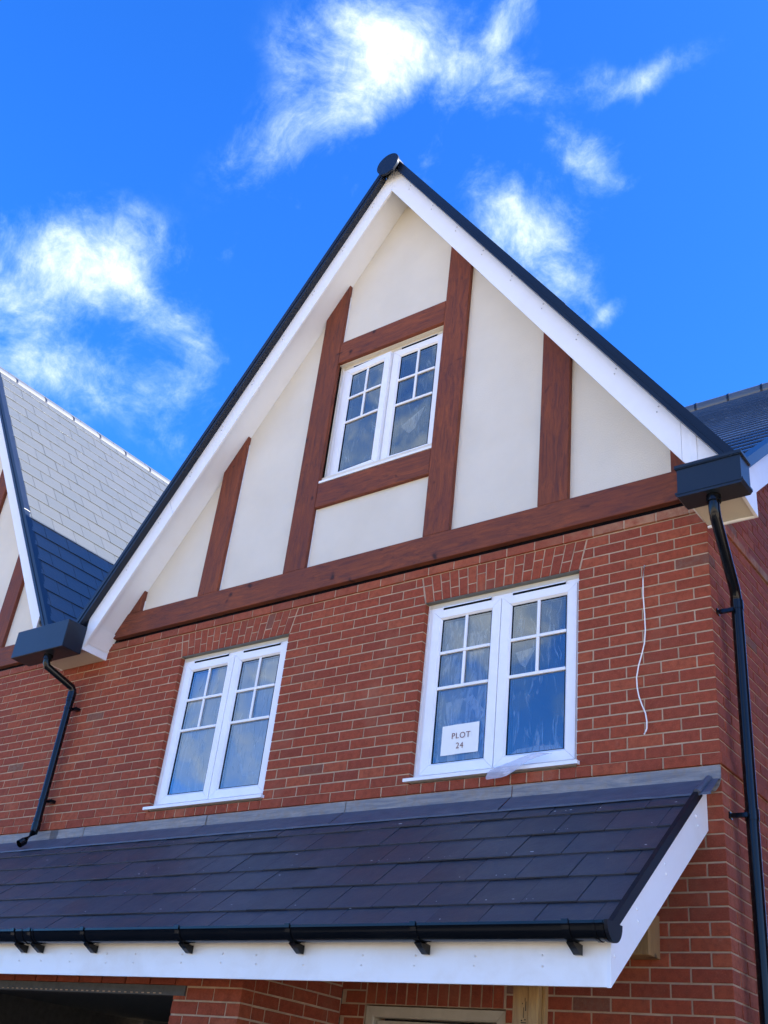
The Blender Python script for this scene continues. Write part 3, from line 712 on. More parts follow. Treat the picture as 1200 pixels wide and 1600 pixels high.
# skip bricks the soldier course / door replaces
def in_door(vs):
    cx = sum(v[0] for v in vs) / len(vs); cz = sum(v[2] for v in vs) / len(vs); cy = min(v[1] for v in vs)
    return cy > -.05 and cy < .01
keep = []
for b in bricks:
    vs = b[0]; xs = [v[0] for v in vs]; zs = [v[2] for v in vs]; ymn = min(v[1] for v in vs)
    if b[2][1] < -.5 and abs(ymn) < .0025 and max(zs) < 0 and min(xs) > -2.5 and max(xs) > -2.31 and min(xs) < -1.312 and min(zs) < -1.07 and max(zs) < -1.0:
        # clip to the sides of the door / soldiers
        if min(xs) < -2.31 and -2.31 - min(xs) > .03: nb = [(min(v[0], -2.312), v[1], v[2]) for v in vs]; keep.append((nb, b[1], b[2])); continue
        if max(xs) > -1.312 and max(xs) + 1.312 > .03: nb = [(max(v[0], -1.308), v[1], v[2]) for v in vs]; keep.append((nb, b[1], b[2])); continue
        continue
    keep.append(b)
soldiers = [b for b in bricks if abs(min(v[1] for v in b[0]) + .003) < .0016 and abs((max(v[2] for v in b[0]) - min(v[2] for v in b[0])) - .215) < .01]
keep = [b for b in keep if not any(b is s_ for s_ in soldiers)] + soldiers
bricks = keep

def score(b):
    vs = b[0]; n = len(vs); c = Vector([sum(v[i] for v in vs) / n for i in range(3)])
    u, v, d = project(c)
    if d < .1 or not (-8 < u < 1208 and -8 < v < 1608): return 0
    ext = [max(q[i] for q in vs) - min(q[i] for q in vs) for i in range(3)]
    vd = (CAM - c).normalized()
    A = ext[0] * ext[2] * max(0, -vd.y) if b[2][1] < 0 else 0
    if b[2][0] > 0: A += ext[1] * ext[2] * max(0, vd.x)
    # hidden by the porch roof / fascia
    if c.z < -.02 and b[2][1] < -.5 and c.y > -.5 and c.x < -.13 and c.z > -1.25: A = 0
    if c.y > -.02 and c.z < -.1 and b[2][1] < -.5 and c.x < -.13:
        t = (-1.156 - CAM.y) / (c.y - CAM.y); zz = CAM.z + (c.z - CAM.z) * t
        xx = CAM.x + (c.x - CAM.x) * t
        if zz > -1.318 and xx < -.085: A = 0
        A = 0 if zz > -1.30 and xx < -.2 else ext[0] * ext[2] * max(0, -vd.y)
    return A / d ** 2
def owner(b): return neigh if max(v[0] for v in b[0]) < -6.0 and b[2][1] < 0 else house
walls = {}
# mortar bodies (the wall the bricks sit in, joints 4 mm back)
r_ = .0045
mb = MB()
for x0, x1, z0, z1 in ((-.89 + r_, -.221, .07, 1.43), (-3.4775 + r_, -2.1375 - r_, .07, 1.43), (-6.108, -4.725 - r_, .07, 1.43), (-6.108, -.221, -.01, .07), (-6.108, -.221, 1.43, 1.722)):
    mb.box((x0, r_, z0), (x1, .22, z1))
mb.box((-6.108, -.012 + r_, .004), (-.05, .1, .066)); mb.box((-5.70, -.012 + r_, 1.654), (-.05, .1, 1.716))
mb.box((-2.31, r_, -1.06), (-.221, .22, -.01)); mb.box((-1.312, r_, GZ), (-.221, .22, -1.06)); mb.box((-2.497, r_, GZ), (-2.31, .22, -.01)); mb.box((-2.312, r_ - .003, -1.282), (-1.310, .1, -1.06))
mb.prism([(r_, GZ), (6.1, GZ), (6.1, 6.8), (r_, 1.722)], -.22, -r_, axis='x')
mb.box((-7.25, .03, -1.14), (-2.50, .21, -.012))
mb.box((-.049, -.012 + r_, .004), (.012 - r_, 6, .066)); mb.box((-.049, -.012 + r_, 1.654), (.012 - r_, 6, 1.716))
mb.box((PX0 + r_, PY + r_, GZ), (PX1 - r_, PY + .22, -1.12)); mb.box((PX1 - .2, PY + .22, GZ), (PX1 - r_, 0, -1.12))
walls[house.name] = pt('brick_wall', mb, M_mortar, house)
mb = MB(); mb.box((-9.1, r_, -.01), (-6.110, .22, 1.722)); mb.box((-9.1, -.012 + r_, .004), (-6.110, .1, .066)); mb.box((-9.1, -.012 + r_, 1.654), (-6.50, .1, 1.716))
walls[neigh.name] = pt('brick_wall', mb, M_mortar, neigh)
for own in (house, neigh):
    bl = [b for b in bricks if owner(b) is own]; sc_l = sorted(((score(b), i) for i, b in enumerate(bl)), reverse=True)
    top = {i for s_, i in sc_l[:300] if s_ > 0}; rest = MB()
    for i, b in enumerate(bl):
        if i in top:
            n = len(b[0]); c = Vector([sum(v[q] for v in b[0]) / n for q in range(3)])
            me = bpy.data.meshes.new('brick'); me.from_pydata([Vector(v) - c for v in b[0]], [], b[1]); me.materials.append(M_brick)
            link(bpy.data.objects.new('brick', me), c, walls[own.name])
        else: rest.add(b[0], b[1], random.random() + .0001)
    if rest.v: pt('brickwork', rest, M_brickS, walls[own.name], kind='stuff')
# side wall beyond what the photo shows
mb = MB(); mb.prism([(1.845, GZ), (6.1, GZ), (6.1, 6.8), (1.845, 3.25)], -.05, -.001, axis='x'); pt('side_wall', mb, M_far, house)
# grey lintel soffit over each opening
for (w0, w1), _, _ in OPEN:
    mb = MB(); mb.box((w0 - .02, .006, 1.4235), (w1 + .02, .055, 1.4275)); pt('lintel', mb, M_steel, house)
# rear of the house, so the sun and sky cannot leak through
mb = MB(); mb.box((-6.1, 8.0, GZ), (-.23, 8.2, 5.0)); pt('rear_wall', mb, M_far, house)
mb = MB(); mb.box((-6.09, .23, 1.69), (-.23, 8.0, 1.73)); pt('ceiling', mb, M_plaster, house)

# ------------------------------------------------------------------ main roof at the right with its side verge
RT, RY = .865, 6.1
def rz(y): return 1.972 + RT * y
mb = MB(); mb.prism([(-.27, rz(-.27) - .03), (RY, rz(RY) - .03), (12.4, rz(RY) - .03 - RT * (12.4 - RY)), (12.4, rz(RY) - .15 - RT * (12.4 - RY)), (RY, rz(RY) - .17), (-.27, rz(-.27) - .15)], -.0, .310, axis='x'); mb.prism([(.26, rz(.26) - .03), (RY, rz(RY) - .03), (RY, rz(RY) - .17), (.26, rz(.26) - .15)], -3.0, -.001, axis='x'); pt('main_roof_deck', mb, M_tileB, house)
mb = MB(); dl = .0
y = -.27; rows = 0
while y < RY - .05:      # tile courses: far off and edge-on, one mesh
    y2 = min(y + .1895, RY); off = .15 * (rows % 2)
    x = -2.6 - off
    while x < .312:
        xa, xb = max(x, -2.6), min(x + .298, .312)
        if y < .25: xa = max(xa, 0.0)
        if xb - xa > .02:
            t = random.uniform(0, .002); zb_, zt_ = rz(y) + .004 + t, rz(y2) - .010
            mb.add([(xa, y, zb_), (xb, y, zb_), (xb, y2 + .03, zt_ + .02), (xa, y2 + .03, zt_ + .02), (xa, y, zb_ - .014), (xb, y, zb_ - .014), (xb, y2 + .03, zt_ + .006), (xa, y2 + .03, zt_ + .006)], [(0, 1, 2, 3), (0, 4, 5, 1), (1, 5, 6, 2), (4, 0, 3, 7)])
        x += .300
    y = y + .1895; rows += 1
pt('roof_tiles', mb, M_tileB, house, kind='stuff')
xr = -2.7
while xr < .33:
    x2 = min(xr + .46, .33); mb = MB(); mb.tube([(xr, RY, rz(RY) - .03), (x2 - .01, RY, rz(RY) - .03)], .115, 16); pt('main_ridge_tile', mb, M_ridge, house, smooth=True)
    mb = MB(); mb.tube([(x2 - .025, RY, rz(RY) - .03), (x2 + .005, RY, rz(RY) - .03)], .122, 16); pt('main_ridge_union', mb, M_dark, house, smooth=True); xr += .46
SX = .320
mb = MB(); s1 = .84
mb.prism([(.012, 1.520), (.012, 1.700), (6.1, 1.700 + s1 * 6.09), (6.1, 1.965 + s1 * 6.1), (-.285, 1.965 - s1 * .285), (-.285, 1.555)], SX - .020, SX, axis='x'); pt('side_bargeboard', mb, M_pvc, house)
mb = MB(); mb.prism([(-.31, rz(-.31) - .055), (6.1, rz(6.1) - .055), (6.1, rz(6.1) + .03), (-.31, rz(-.31) + .03)], SX + .001, SX + .034, axis='x'); mb.prism([(-.31, rz(-.31) + .004), (6.1, rz(6.1) + .004), (6.1, rz(6.1) + .03), (-.31, rz(-.31) + .03)], SX - .05, SX + .001, axis='x'); pt('side_verge_trim', mb, M_dark, house)
mb = MB(); mb.prism([(.012, 1.74), (6.1, 1.74 + s1 * 6.09), (6.1, 1.755 + s1 * 6.09), (.012, 1.755)], .001, SX - .021, axis='x'); pt('side_soffit', mb, M_pvc, house)
# kneeler boxes closing the eaves
mb = MB(); mb.prism([(-.028, L(-.028)), (-.028, L(-.028) + .318), (SX - .001, L(SX) + .318), (SX - .001, 1.556), (0.0, 1.556), (0.0, L(-.028) - .03)], -.284, -.264); pt('eaves_box_front', mb, M_pvc, house)
mb = MB(); mb.box((.028, -.288, L(.03) - .02), (.070, -.2845, L(.05) + .30), bev=.001); pt('joint_trim', mb, M_frame, house)
mb = MB(); mb.add([(0.0, -.264, 1.560), (SX - .021, -.264, 1.560), (SX - .021, .012, 1.530), (0.0, .012, 1.545)], [(0, 1, 2, 3)]); mb.box((.002, -.262, 1.562), (SX - .022, .0, 1.60)); pt('eaves_box_soffit', mb, M_head, house)
mb = MB(); mb.box((.004, .002, 1.520), (SX - .02, .014, 1.535)); pt('soffit_trim', mb, M_frame, house)
mb = MB(); mb.box((-.012, -.264, 1.556), (.0, -.013, L(0) + .07)); pt('eaves_box_cheek', mb, M_pvc, house)
BX = -5.780
mb = MB(); mb.prism([(-.285, 1.560), (-.001, 1.560), (-.001, L(BX) + .30), (-.285, L(BX) + .30)], BX - .016, BX, axis='x'); pt('eaves_box_cheek', mb, M_pvc, house)
mb = MB(); mb.box((-6.436, -.284, 1.566), (BX - .017, -.001, 1.585)); pt('eaves_box_soffit', mb, M_head, house)
mb = MB(); mb.box((-6.436, -.286, 1.575), (BX - .017, -.266, 1.76)); pt('eaves_box_front', mb, M_pvc, house)
mb = MB(); mb.box((-6.437, -.285, 1.560), (-6.42, -.001, 1.9)); pt('eaves_box_cheek', mb, M_pvc, house)
mb = MB(); mb.add([(BX + .004, -.25, L(BX + .03) + .0), (BX + .10, -.25, L(BX + .10) + .055), (BX + .10, -.003, L(BX + .10) + .055), (BX + .004, -.003, L(BX + .03))], [(0, 1, 2, 3)]); pt('soffit_trim', mb, M_pvc, house)

# ------------------------------------------------------------------ roof slope of the neighbour, slate by slate
XN = X0 - 6.6; th = math.atan(TAN); cs, sn = math.cos(th), math.sin(th)
mb0 = MB(); GA = .2483; LN = .335
vs, fs = bevbox(-.1530, .1530, 0, LN, -.009, 0, .0012)       # local: x along y-world, y up-slope, z normal
mb0.add(vs, fs); me_slate = mb0.mesh('roof_slate', M_tile); 
nroof = [o for o in neigh.children if o.name.startswith('roof_slope')][1]
def orient(udir, vdir, n):
    m = Matrix.Identity(4)
    for i in range(3): m[i][0] = udir[i]; m[i][1] = vdir[i]; m[i][2] = n[i]
    return m
up = Vector((-cs, 0, sn)); nm = Vector((sn, 0, cs)); ud = Vector((0, 1, 0)); Q = orient(ud, up, nm)
APT = APEX + .41 + .012
zrow = 3.385 - 8 * .204; r = 0
while zrow < 6.2:
    yoff = .055 if r % 2 == 0 else .2125
    x = XN + (APT - zrow) / TAN
    for c in range(-2, 13):
        ya = yoff + c * .310 - .310; yb_ = ya + .307
        if yb_ < -.27 or ya > 3.3: continue
        yc = (ya + yb_) / 2; me = me_slate; 
        if ya < -.30:
            m2 = MB(); v2, f2 = bevbox(-.1535 + (-.30 - ya), .1535, 0, LN, -.009, 0, .0012); m2.add(v2, f2); me = m2.mesh('roof_slate', M_tile)
        p = Vector((x, yc, zrow)) + nm * (.010 + random.uniform(-.001, .0012))
        o = bpy.data.objects.new('roof_slate', me); C.objects.link(o); o.parent = nroof
        tilt = Matrix.Rotation(-.030 + random.uniform(-.001, .001), 4, 'X') @ Matrix.Rotation(random.uniform(-.003, .003), 4, 'Y')
        o.matrix_local = Matrix.Translation(p - wloc(nroof)) @ Q @ tilt
    zrow += GA * sn; r += 1

# ------------------------------------------------------------------ lean-to roof
LS = .835; la = math.atan(LS); lc, lsn = math.cos(la), math.sin(la)
def lz(y): return -.083 + LS * y
lean = None
mb = MB(); mb.prism([(-.003, lz(0) - .045), (-1.19, lz(-1.19) - .030), (-1.19, lz(-1.19) - .060), (-.003, lz(0) - .075)], -7.3, -.090, axis='x'); lean = pt('lean_to_roof', mb, M_black, house)
gl_ = .197 / lc; LN2 = gl_ + .075
up2 = Vector((0, lc, lsn)); nm2 = Vector((0, -lsn, lc)); Q2 = orient(Vector((1, 0, 0)), up2, nm2)
mcache = {}
def slate_mesh(a, b, ln):
    k = (round(a, 3), round(b, 3), round(ln, 3))
    if k not in mcache:
        m_ = MB(); v_, f_ = bevbox(a, b, 0, ln, -.010, 0, .0011); m_.add(v_, f_); mcache[k] = m_.mesh('slate', M_slate)
    return mcache[k]
rowsY = [-1.223, -1.026, -.829, -.633, -.434, -.241]
for r, y in enumerate(rowsY):
    off = -.043 if r % 2 == 1 else -.194
    # right edge clipped by verge
    xr = off + .300
    ln = LN2 if r < 5 else .20
    while xr > -7.2:
        xa, xb = xr - .2952, min(xr, -.086)
        if xb - xa > .03:
            xc_ = xr - .149; me = slate_mesh(xa - xc_, xb - xc_, ln)
            p = Vector((xc_, y, lz(y))) + nm2 * (.003 + random.uniform(-.0018, .0022))
            o = bpy.data.objects.new('slate', me); C.objects.link(o); o.parent = lean
            tl = Matrix.Rotation(-.044 + random.uniform(-.005, .005), 4, 'X') @ Matrix.Rotation(random.uniform(-.003, .003), 4, 'Y')
            o.matrix_local = Matrix.Translation(p - wloc(lean)) @ Q2 @ tl
        xr -= .300
sp = MB(); rr = random.Random(21)
for _ in range(85):      # splashes of mortar and scuffs left on the slates
    rI = rr.randrange(6); y = rowsY[rI] + (rr.uniform(.004, .012) if rr.random() < .8 else rr.uniform(.01, .18)); x = -.15 - abs(rr.gauss(0, 2.6)); n = rr.randint(4, 6); R0 = rr.uniform(.0015, .004); st_ = rr.choice((1, 1, 2.5, 4))
    if x < -6.6: continue
    pts_ = [(x + R0 * st_ * math.cos(6.283 * k / n) * rr.uniform(.6, 1.2), R0 * math.sin(6.283 * k / n) * rr.uniform(.6, 1.2)) for k in range(n)]
    dy = y - rowsY[rI]; base_ = .0145 - dy / lc * .044
    P0 = Vector((0, y, lz(y))) + nm2 * max(base_, .007)
    sp.add([(a, P0.y + b * lc + nm2.y * .0012, P0.z + b * lsn + nm2.z * .0012) for a, b in pts_], [tuple(range(n))])
pt('mortar_specks', sp, M_seal, lean, kind='stuff')
# lead flashing in lengths: upstand + apron dressed over the slates
js = [-.003, -1.327, -2.654, -4.013, -5.469, -6.90, -7.4]
for i in range(len(js) - 1):
    a, b = js[i + 1] + .002, js[i] - .0; n = 14; vs = []; rr = random.Random(40 + i)
    for k in range(n + 1):
        x = a + (b - a) * k / n; w = rr.uniform(-.003, .003); w2 = rr.uniform(-.004, .004)
        ov = .004 if k == n else 0
        vs += [(x, -.007 - ov, -.006), (x, -.009 - ov + w * .4, -.050), (x, -.012 - ov, -.094 + w * .6), (x, -.022 - ov, lz(-.022) + .014), (x, -.165 + w2, lz(-.165) + .016 + abs(w) * .6 + ov), (x, -.166 + w2, lz(-.165) + .006)]
    mb = MB(); mb.add(vs, [(k * 6 + q, (k + 1) * 6 + q, (k + 1) * 6 + q + 1, k * 6 + q + 1) for k in range(n) for q in range(5)])
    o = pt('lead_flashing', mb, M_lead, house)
    me = o.data; me.materials.append(M_leadflat)
    for p in me.polygons:
        if p.index % 5 >= 2: p.material_index = 1
# right-hand end of the upstand, folded round the corner
mb = MB(); mb.prism([(-.10, -.006), (-.001, -.006), (.002, -.03), (-.001, -.085), (-.014, -.125), (-.035, -.15), (-.10, -.16)], -.010, -.0048); pt('lead_end', mb, M_lead, house)
# side barge of the lean-to
BXl = -.088
mb = MB(); mb.prism([(-.004, -.362), (-.004, lz(0) - .020), (-1.1955, lz(-1.1955) - .024), (-1.1955, -1.331)], BXl - .018, BXl, axis='x'); sbg = pt('lean_to_bargeboard', mb, M_pvc, house)
sm = None
for (yy, zz) in ((-.17, -.33), (-.150, -.375), (-.60, -.68), (-.585, -.725), (-.93, -.96), (-.915, -1.01), (-1.16, -1.20)):
    mb = MB(); mb.tube([(BXl, yy, zz), (BXl + .004, yy, zz)], [.009, .006], 8); pt('screw_cap', mb, M_frame, house, smooth=True)
mb = MB()
mb.prism([(-.10, lz(-.10) - .036), (-1.215, lz(-1.215) - .036), (-1.215, lz(-1.215) + .026), (-.10, lz(-.10) + .026)], BXl + .002, BXl + .014, axis='x')
mb.prism([(-.10, lz(-.10) + .012), (-1.215, lz(-1.215) + .012), (-1.215, lz(-1.215) + .026), (-.10, lz(-.10) + .026)], BXl - .012, BXl + .002, axis='x'); pt('lean_to_verge_trim', mb, M_vtrim, house)
mb = MB(); mb.tube([(BXl + .022, -.014, lz(-.014) + .012), (BXl + .008, -.165, lz(-.165) + .018)], .022, 10); pt('lead_verge_cover', mb, M_leadflat, house, smooth=True)
# fascia
FY = -1.195
mb = MB(); mb.box((-7.3, FY, -1.328), (BXl - .0185, FY + .018, -1.13)); fas = pt('fascia', mb, M_fascia, house)
rr = random.Random(5); sm = MB()
x = -.42
while x > -4.6:
    for zz in (-1.205, -1.252): sm.tube([(x + rr.uniform(-.01, .01), FY - .0025, zz + rr.uniform(-.006, .006)), (x, FY, zz)], .0045, 6)
    x -= .31 + rr.uniform(-.09, .09)
pt('nail_heads', sm, M_seal, house, kind='stuff')
# gutter: half-round trough with lip, union, end stop, fascia brackets
GR, GCy, GCz = .068, FY - .069, -1.088
def trough(x0, x1, r, thick=.003):
    m_ = MB(); n = 14; pr = []
    for k in range(n + 1):
        a = math.pi + math.pi * k / n; pr.append((GCy + r * math.cos(a), GCz + r * 1.05 * math.sin(a)))
    pi_ = [(GCy + (r - thick) * math.cos(math.pi + math.pi * k / n), GCz + (r - thick) * 1.05 * math.sin(math.pi + math.pi * k / n)) for k in range(n + 1)]
    prof = [(pr[0][0] - .004, pr[0][1] + .002), (pr[0][0] - .004, pr[0][1] - .010)] + pr[1:] + pi_[::-1]
    N = len(prof); vs = [(x0, p[0], p[1]) for p in prof] + [(x1, p[0], p[1]) for p in prof]
    m_.add(vs, [(k, (k + 1) % N, N + (k + 1) % N, N + k) for k in range(N)] + [tuple(range(N - 1, -1, -1)), tuple(range(N, 2 * N))]); return m_
gut = pt('gutter', trough(-7.3, -.052, GR), M_black, house, smooth=True)
mb = MB(); pr = [(GCy + (GR + .006) * math.cos(math.pi + math.pi * k / 14), GCz + (GR + .006) * 1.05 * math.sin(math.pi + math.pi * k / 14)) for k in range(15)]
mb.prism([(pr[0][0], GCz + .004)] + pr + [(pr[-1][0], GCz + .004)], -.052, -.036, axis='x'); pt('gutter_end_stop', mb, M_vtrim, gut)
for gx in (-.072, -.112): pt('gutter_collar', trough(gx, gx + .014, GR + .004, .006), M_black, gut, smooth=True)
def bracket(x, w=.034):
    m_ = trough(x - w / 2, x + w / 2, GR + .005, .006)
    m_.prism([(GCy - .012, GCz - GR * 1.05 + .004), (GCy + .064, GCz - GR * 1.05 - .004), (GCy + .064, GCz - GR * 1.05 - .046), (GCy + .044, GCz - GR * 1.05 - .046), (GCy - .026, GCz - GR * 1.05 - .008)], x - w / 2, x + w / 2, axis='x')
    m_.box((x - w / 2, GCy - GR - .011, GCz - .012), (x + w / 2, GCy - GR - .002, GCz + .008)); return m_
for x in (-.236, -1.038, -1.829, -2.649, -3.472, -3.992, -4.158, -4.95, -5.8): pt('gutter_bracket', bracket(x), M_black, gut)
for x in (-4.075, -3.965): pt('gutter_collar', trough(x, x + .014, GR + .004, .006), M_black, gut, smooth=True)

# ------------------------------------------------------------------ under the porch
mb = MB(); mb.box((-5.6, PY - .01, -1.385), (PX0 + .10, PY + .06, -1.330)); lt = pt('steel_lintel', mb, M_block, house)  # dark colour puts the shade of the fascia into the steel
hs_ = MB(); rr = random.Random(3)
for k in range(46):
    x = -5.5 + k * .052 + rr.uniform(-.004, .004); hs_.box((x, PY - .0125, -1.378), (x + .020, PY - .010, -1.372), bev=.0)
pt('lintel_keys', hs_, M_mortar, lt, kind='stuff')
for k_ in range(12):
    x_ = PX0 - .006 - k_ * .225; mb = MB(); mb.box((x_ - .215, PY + .0, -1.326), (x_, PY + .1, -1.262), bev=.002); pt('lintel_brick', mb, M_brick, house)
gb = MB()
for k in range(14):
    for i in range(10):
        x = -7.2 + i * .45 + (.225 if k % 2 else 0); gb.box((x, 2.6, GZ + k * .225), (x + .44, 2.7, GZ + k * .225 + .215))
pt('garage_blockwork', gb, M_block, house, kind='stuff')
mb = MB(); mb.box((-7.3, PY + .23, -1.20), (PX0 + .2, 2.7, -1.14)); pt('garage_ceiling', mb, M_block, house)
mb = MB(); mb.box((PX0 + .02, PY + .2, GZ), (PX0 + .12, 2.7, -1.14)); pt('garage_inner_wall', mb, M_block, house)
mb = MB(); mb.box((-7.4, PY + .1, GZ), (-7.3, 2.7, -1.14)); pt('garage_inner_wall', mb, M_block, house)
# front door: frame and panelled leaf
mb = MB(); rect_frame(mb, -2.303, -1.318, GZ + .02, -1.290, .060, .012, .09, .008); door = pt('door_frame', mb, M_soft, house)
mb = MB(); mb.box((-2.236, .045, GZ + .05), (-1.385, .09, -1.365)); dl_ = pt('door', mb, M_soft, house)
for a, b, c, d in ((-2.14, -1.86, -2.3, -1.5), (-1.76, -1.48, -2.3, -1.5), (-2.14, -1.86, -3.3, -2.45), (-1.76, -1.48, -3.3, -2.45)):
    m2 = MB(); rect_frame(m2, a, b, c, d, .03, .036, .046, .006); pt('door_panel', m2, M_soft, dl_)
# wall-plate block beside the corner
mb = MB(); mb.box((-.535, -.15, -1.018), (-.382, -.002, -.80), bev=.003); pt('timber_block', mb, M_softv, house)
# propping post: two studs nailed side by side
post = thing('timber_prop', 'two raw softwood studs propped upright under the white porch fascia', 'prop', (-.645, -.90, GZ))
mb = MB(); mb.box((-.716, -.935, GZ), (-.632, -.890, -1.20), bev=.003); pt('stud', mb, M_softv, post)
mb = MB(); mb.box((-.630, -.940, GZ), (-.578, -.895, -1.20), bev=.003); pt('stud', mb, M_softv, post)
mb = MB(); mb.box((-.577, -.905, GZ), (-.560, -.875, -1.20), bev=.002); pt('batten', mb, M_softv, post)
st = MB(); ys = -.9352
for a, b, c, d in ((-.668, -.640, -1.452, -1.448), (-.668, -.640, -1.468, -1.464), (-.664, -.660, -1.50, -1.475), (-.652, -.648, -1.50, -1.475), (-.656, -.653, -1.43, -1.385), (-.646, -.642, -1.40, -1.36), (-.668, -.660, -1.444, -1.438), (-.650, -.642, -1.440, -1.435), (-.664, -.660, -1.372, -1.366), (-.650, -.647, -1.36, -1.345)):
    st.box((a, ys - .0004, c), (b, ys + .0004, d))
pt('grade_stamp', st, M_stamp, post)

# ------------------------------------------------------------------ hoppers and downpipes
def hopper_right():
    x0, x1, y0, y1, z0, z1 = -.020, .394, -.452, -.288, 1.497, 1.722
    mb = MB(); rim = .012; b = .020
    # body
    mb.box((x0 + rim, y0 + rim, z0 + .032), (x1 - rim, y1, z1 - .020))
    # rim
    mb.box((x0, y0, z1 - .020), (x1, y1, z1)); mb.box((x0 + .004, y0 + .004, z1 - .026), (x1 - .004, y1, z1 - .0199))
    # moulded base: two steps
    mb.box((x0, y0, z0 + .018), (x1, y1, z0 + .032)); mb.prism([(x0 + .002, z0 + .018), (x1 - .002, z0 + .018), (x1 - .016, z0), (x0 + .016, z0)], y0 + .004, y1)
    hp = pt('hopper', mb, M_box, house); 
    mb = MB(); mb.tube([(.187, -.372, z0), (.187, -.372, z0 - .045)], .043, 16); pt('hopper_outlet', mb, M_black, hp, smooth=True); return hp
hopper_right()
mb = MB(); R1 = .034
mb.tube([(.187, -.372, 1.48), (.187, -.372, 1.40), (.182, -.345, 1.36), (.112, .100, 1.115), (.106, .138, 1.06), (.106, .142, .98)], R1, 16); pipe = pt('downpipe', mb, M_black, house, smooth=True)
mb = MB(); mb.tube([(.106, .142, 1.05), (.106, .142, GZ)], R1 + .001, 18); dp = pt('downpipe', mb, M_black, house, smooth=True)
for z in (1.02, -.255, -1.9):
    mb = MB(); mb.tube([(.106, .142, z - .03), (.106, .142, z + .03)], R1 + .005, 18); pt('pipe_collar', mb, M_black, dp, smooth=True)
for z in (.975, -.262):
    mb = MB(); mb.box((.0, .085, z - .012), (.10, .105, z + .012)); mb.box((-.001, .075, z - .018), (.008, .115, z + .018)); pt('pipe_bracket', mb, M_black, dp)
# left valley box
x0, x1, y0, y1, z0, z1 = -6.552, -5.787, -.500, -.287, 1.508, 1.778
mb = MB(); mb.box((x0, y0, z0), (x1, y1, z1), bev=.004); hl = pt('hopper', mb, M_box, house)
HX = -6.105; PXl = -6.052
mb = MB(); mb.tube([(HX, -.40, z0), (HX, -.40, z0 - .05)], .043, 16); pt('hopper_outlet', mb, M_black, hl, smooth=True)
mb = MB(); mb.tube([(HX, -.40, z0 - .01), (HX, -.40, z0 - .075), (HX + .003, -.385, z0 - .105), (PXl - .004, -.105, 1.300), (PXl, -.082, 1.272), (PXl, -.08, 1.20)], R1, 16); pt('downpipe', mb, M_black, house, smooth=True)
mb = MB(); mb.tube([(PXl, -.08, 1.24), (PXl, -.08, .01), (PXl, -.085, -.035), (PXl - .010, -.15, -.125), (PXl - .014, -.19, -.16)], R1, 16, cap=False); dp2 = pt('downpipe', mb, M_black, house, smooth=True)
for z, h in ((1.225, .032), (1.175, .012), (.075, .014), (.015, .030)):
    mb = MB(); mb.tube([(PXl, -.08, z - h), (PXl, -.08, z + h)], R1 + .005, 18); pt('pipe_collar', mb, M_black, dp2, smooth=True)
for z in (1.10, .245):
    mb = MB(); mb.box((PXl - .04, -.045, z - .012), (PXl + .055, -.03, z + .012)); mb.box((PXl + .03, -.05, z - .014), (PXl + .075, .0, z + .014)); mb.tube([(PXl, -.08, z - .011), (PXl, -.08, z + .011)], R1 + .004, 16); pt('pipe_bracket', mb, M_black, dp2)

# ------------------------------------------------------------------ cable, paper sign, loose film
pts = [(-.419, 0.02, 1.348), (-.419, -.012, 1.340), (-.424, -.022, 1.24), (-.428, -.018, 1.132), (-.423, -.014, 1.0), (-.420, -.014, .887), (-.427, -.016, .80), (-.440, -.020, .740), (-.465, -.024, .65), (-.479, -.024, .577), (-.477, -.022, .51), (-.467, -.020, .452), (-.448, -.020, .395), (-.428, -.022, .346), (-.418, -.026, .29), (-.418, -.030, .246), (-.424, -.034, .225), (-.433, -.036, .209)]
mb = MB(); mb.tube(pts, .0042, 8); top_mesh('cable', mb, M_white, 'thin white cable hanging loose down the brick wall beside the right window', 'cable', smooth=True)

a, b, zb, b2, b1, zt, ys, xc_ = pR[0]
sgn = thing('paper_sign', 'white paper reading PLOT 24 taped to the pane of the right brick-wall window', 'sign', (-1.787, ys + .030, .37))
sy_ = ys + .0165
mb = MB(); nx = 6
vs = []
for i in range(nx + 1):
    for j in range(3): vs.append((-1.936 + .297 * i / nx, sy_ + .0016 * math.sin(i * 1.3 + j), .262 + .207 * j / 2 + .004 * i / nx))
mb.add(vs, [(i * 3 + j, (i + 1) * 3 + j, (i + 1) * 3 + j + 1, i * 3 + j + 1) for i in range(nx) for j in range(2)]); pt('sheet', mb, M_paper, sgn)
def text_part(txt, size, x, z, y, m, parent, nm_='lettering'):
    cu = bpy.data.curves.new(nm_, 'FONT'); cu.body = txt; cu.size = size; cu.align_x = 'CENTER'; cu.extrude = .0002; cu.space_character = 1.12
    tmp = bpy.data.objects.new('tmp', cu); C.objects.link(tmp); bpy.context.view_layer.update()
    me = bpy.data.meshes.new_from_object(tmp.evaluated_get(bpy.context.evaluated_depsgraph_get())); bpy.data.objects.remove(tmp)
    me.name = nm_; me.materials.clear(); me.materials.append(m)
    o = bpy.data.objects.new(nm_, me); link(o, (x, y, z), parent); o.rotation_euler = (math.pi / 2, 0, 0); return o
text_part('PLOT', .058, -1.780, .372, sy_ - .0030, M_ink, sgn); text_part('24', .058, -1.785, .302, sy_ - .0030, M_ink, sgn)

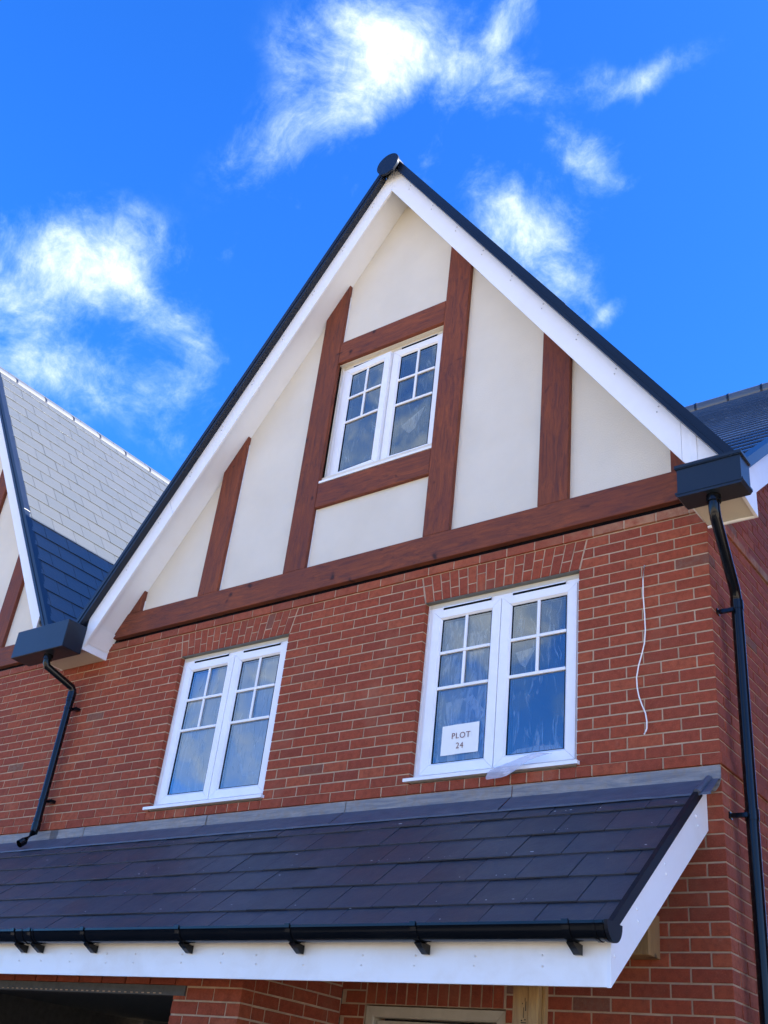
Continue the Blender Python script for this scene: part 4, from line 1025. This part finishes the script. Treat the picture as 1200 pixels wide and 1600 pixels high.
# strip of loose film caught under the opening sash of the right window
P_ = [(-1.455, .128), (-1.28, .150), (-1.12, .168), (-1.06, .160), (-1.15, .135), (-1.22, .098), (-1.28, .052), (-1.37, .022), (-1.485, .030), (-1.50, .022)]
rowA = [(-1.470, .035, .135), (-1.40, .00, .140), (-1.30, -.02, .150), (-1.20, -.03, .168), (-1.12, -.035, .178), (-1.05, -.03, .168)]
rowB = [(-1.475, -.045, .085), (-1.41, -.055, .085), (-1.32, -.060, .095), (-1.24, -.055, .120), (-1.14, -.05, .150), (-1.04, -.03, .164)]
rowC = [(-1.505, -.065, .020), (-1.44, -.078, .016), (-1.36, -.075, .022), (-1.28, -.070, .055), (-1.18, -.055, .118), (-1.035, -.030, .160)]
rj = random.Random(8); rowA, rowB, rowC = [[(p[0] + rj.uniform(-.012, .012), p[1] - abs(rj.uniform(0, .022)), p[2] + rj.uniform(-.010, .010)) for p in rw_] for rw_ in (rowA, rowB, rowC)]
mb = MB(); mb.add(rowA + rowB + rowC, [(r * 6 + i, r * 6 + i + 1, (r + 1) * 6 + i + 1, (r + 1) * 6 + i) for r in range(2) for i in range(5)])
o = top_mesh('film_strip', mb, M_scrap, 'strip of clear plastic film hanging over the sill of the right brick-wall window', 'plastic film', smooth=True)
sd = o.modifiers.new('sub', 'SUBSURF'); sd.levels = 2; sd.render_levels = 2

# ------------------------------------------------------------------ neighbour at the far right (casts the shade on the side wall)
tx = 4.9
mb = MB(); mb.prism([(tx - 2.8, GZ), (tx + 2.8, GZ), (tx + 2.8, 1.75), (tx, 1.75 + 2.8 * TAN), (tx - 2.8, 1.75)], 0, 5); pt('wall', mb, M_far, third)
for s_ in (-1, 1):
    mb = MB(); mb.prism([(tx, 6.30), (tx + s_ * 3.1, 6.30 - 3.1 * TAN), (tx + s_ * 3.1, 6.12 - 3.1 * TAN), (tx, 6.12)], -.3, 5.2); pt('roof', mb, M_tileB, third)
    mb = MB(); mb.prism([(tx, 6.11), (tx + s_ * 3.0, 6.11 - 3.0 * TAN), (tx + s_ * 3.0, 5.90 - 3.0 * TAN), (tx, 5.90)], -.305, -.285); pt('bargeboard', mb, M_pvc, third)
for wx, wz in ((-1.9, .1), (.7, .1), (-.6, 2.9)):
    mb = MB(); rect_frame(mb, tx + wx, tx + wx + 1.2, wz, wz + 1.3, .07, -.02, .02); w_ = pt('window', mb, M_frame, third)
    mb = MB(); mb.add([(tx + wx + .07, -.004, wz + .07), (tx + wx + 1.13, -.004, wz + .07), (tx + wx + 1.13, -.004, wz + 1.23), (tx + wx + .07, -.004, wz + 1.23)], [(0, 1, 2, 3)]); pt('pane', mb, M_glass, w_)
# party and rear walls of the left house
mb = MB(); mb.box((-12.3, 8.0, GZ), (-6.12, 8.2, 5.0)); pt('rear_wall', mb, M_far, neigh)
mb = MB(); mb.box((-12.3, 0, GZ), (-12.1, 8.0, 1.9)); mb.box((-12.1, .0, GZ), (-9.11, .2, 1.72)); pt('side_wall', mb, M_far, neigh)
bpy.context.view_layer.update()
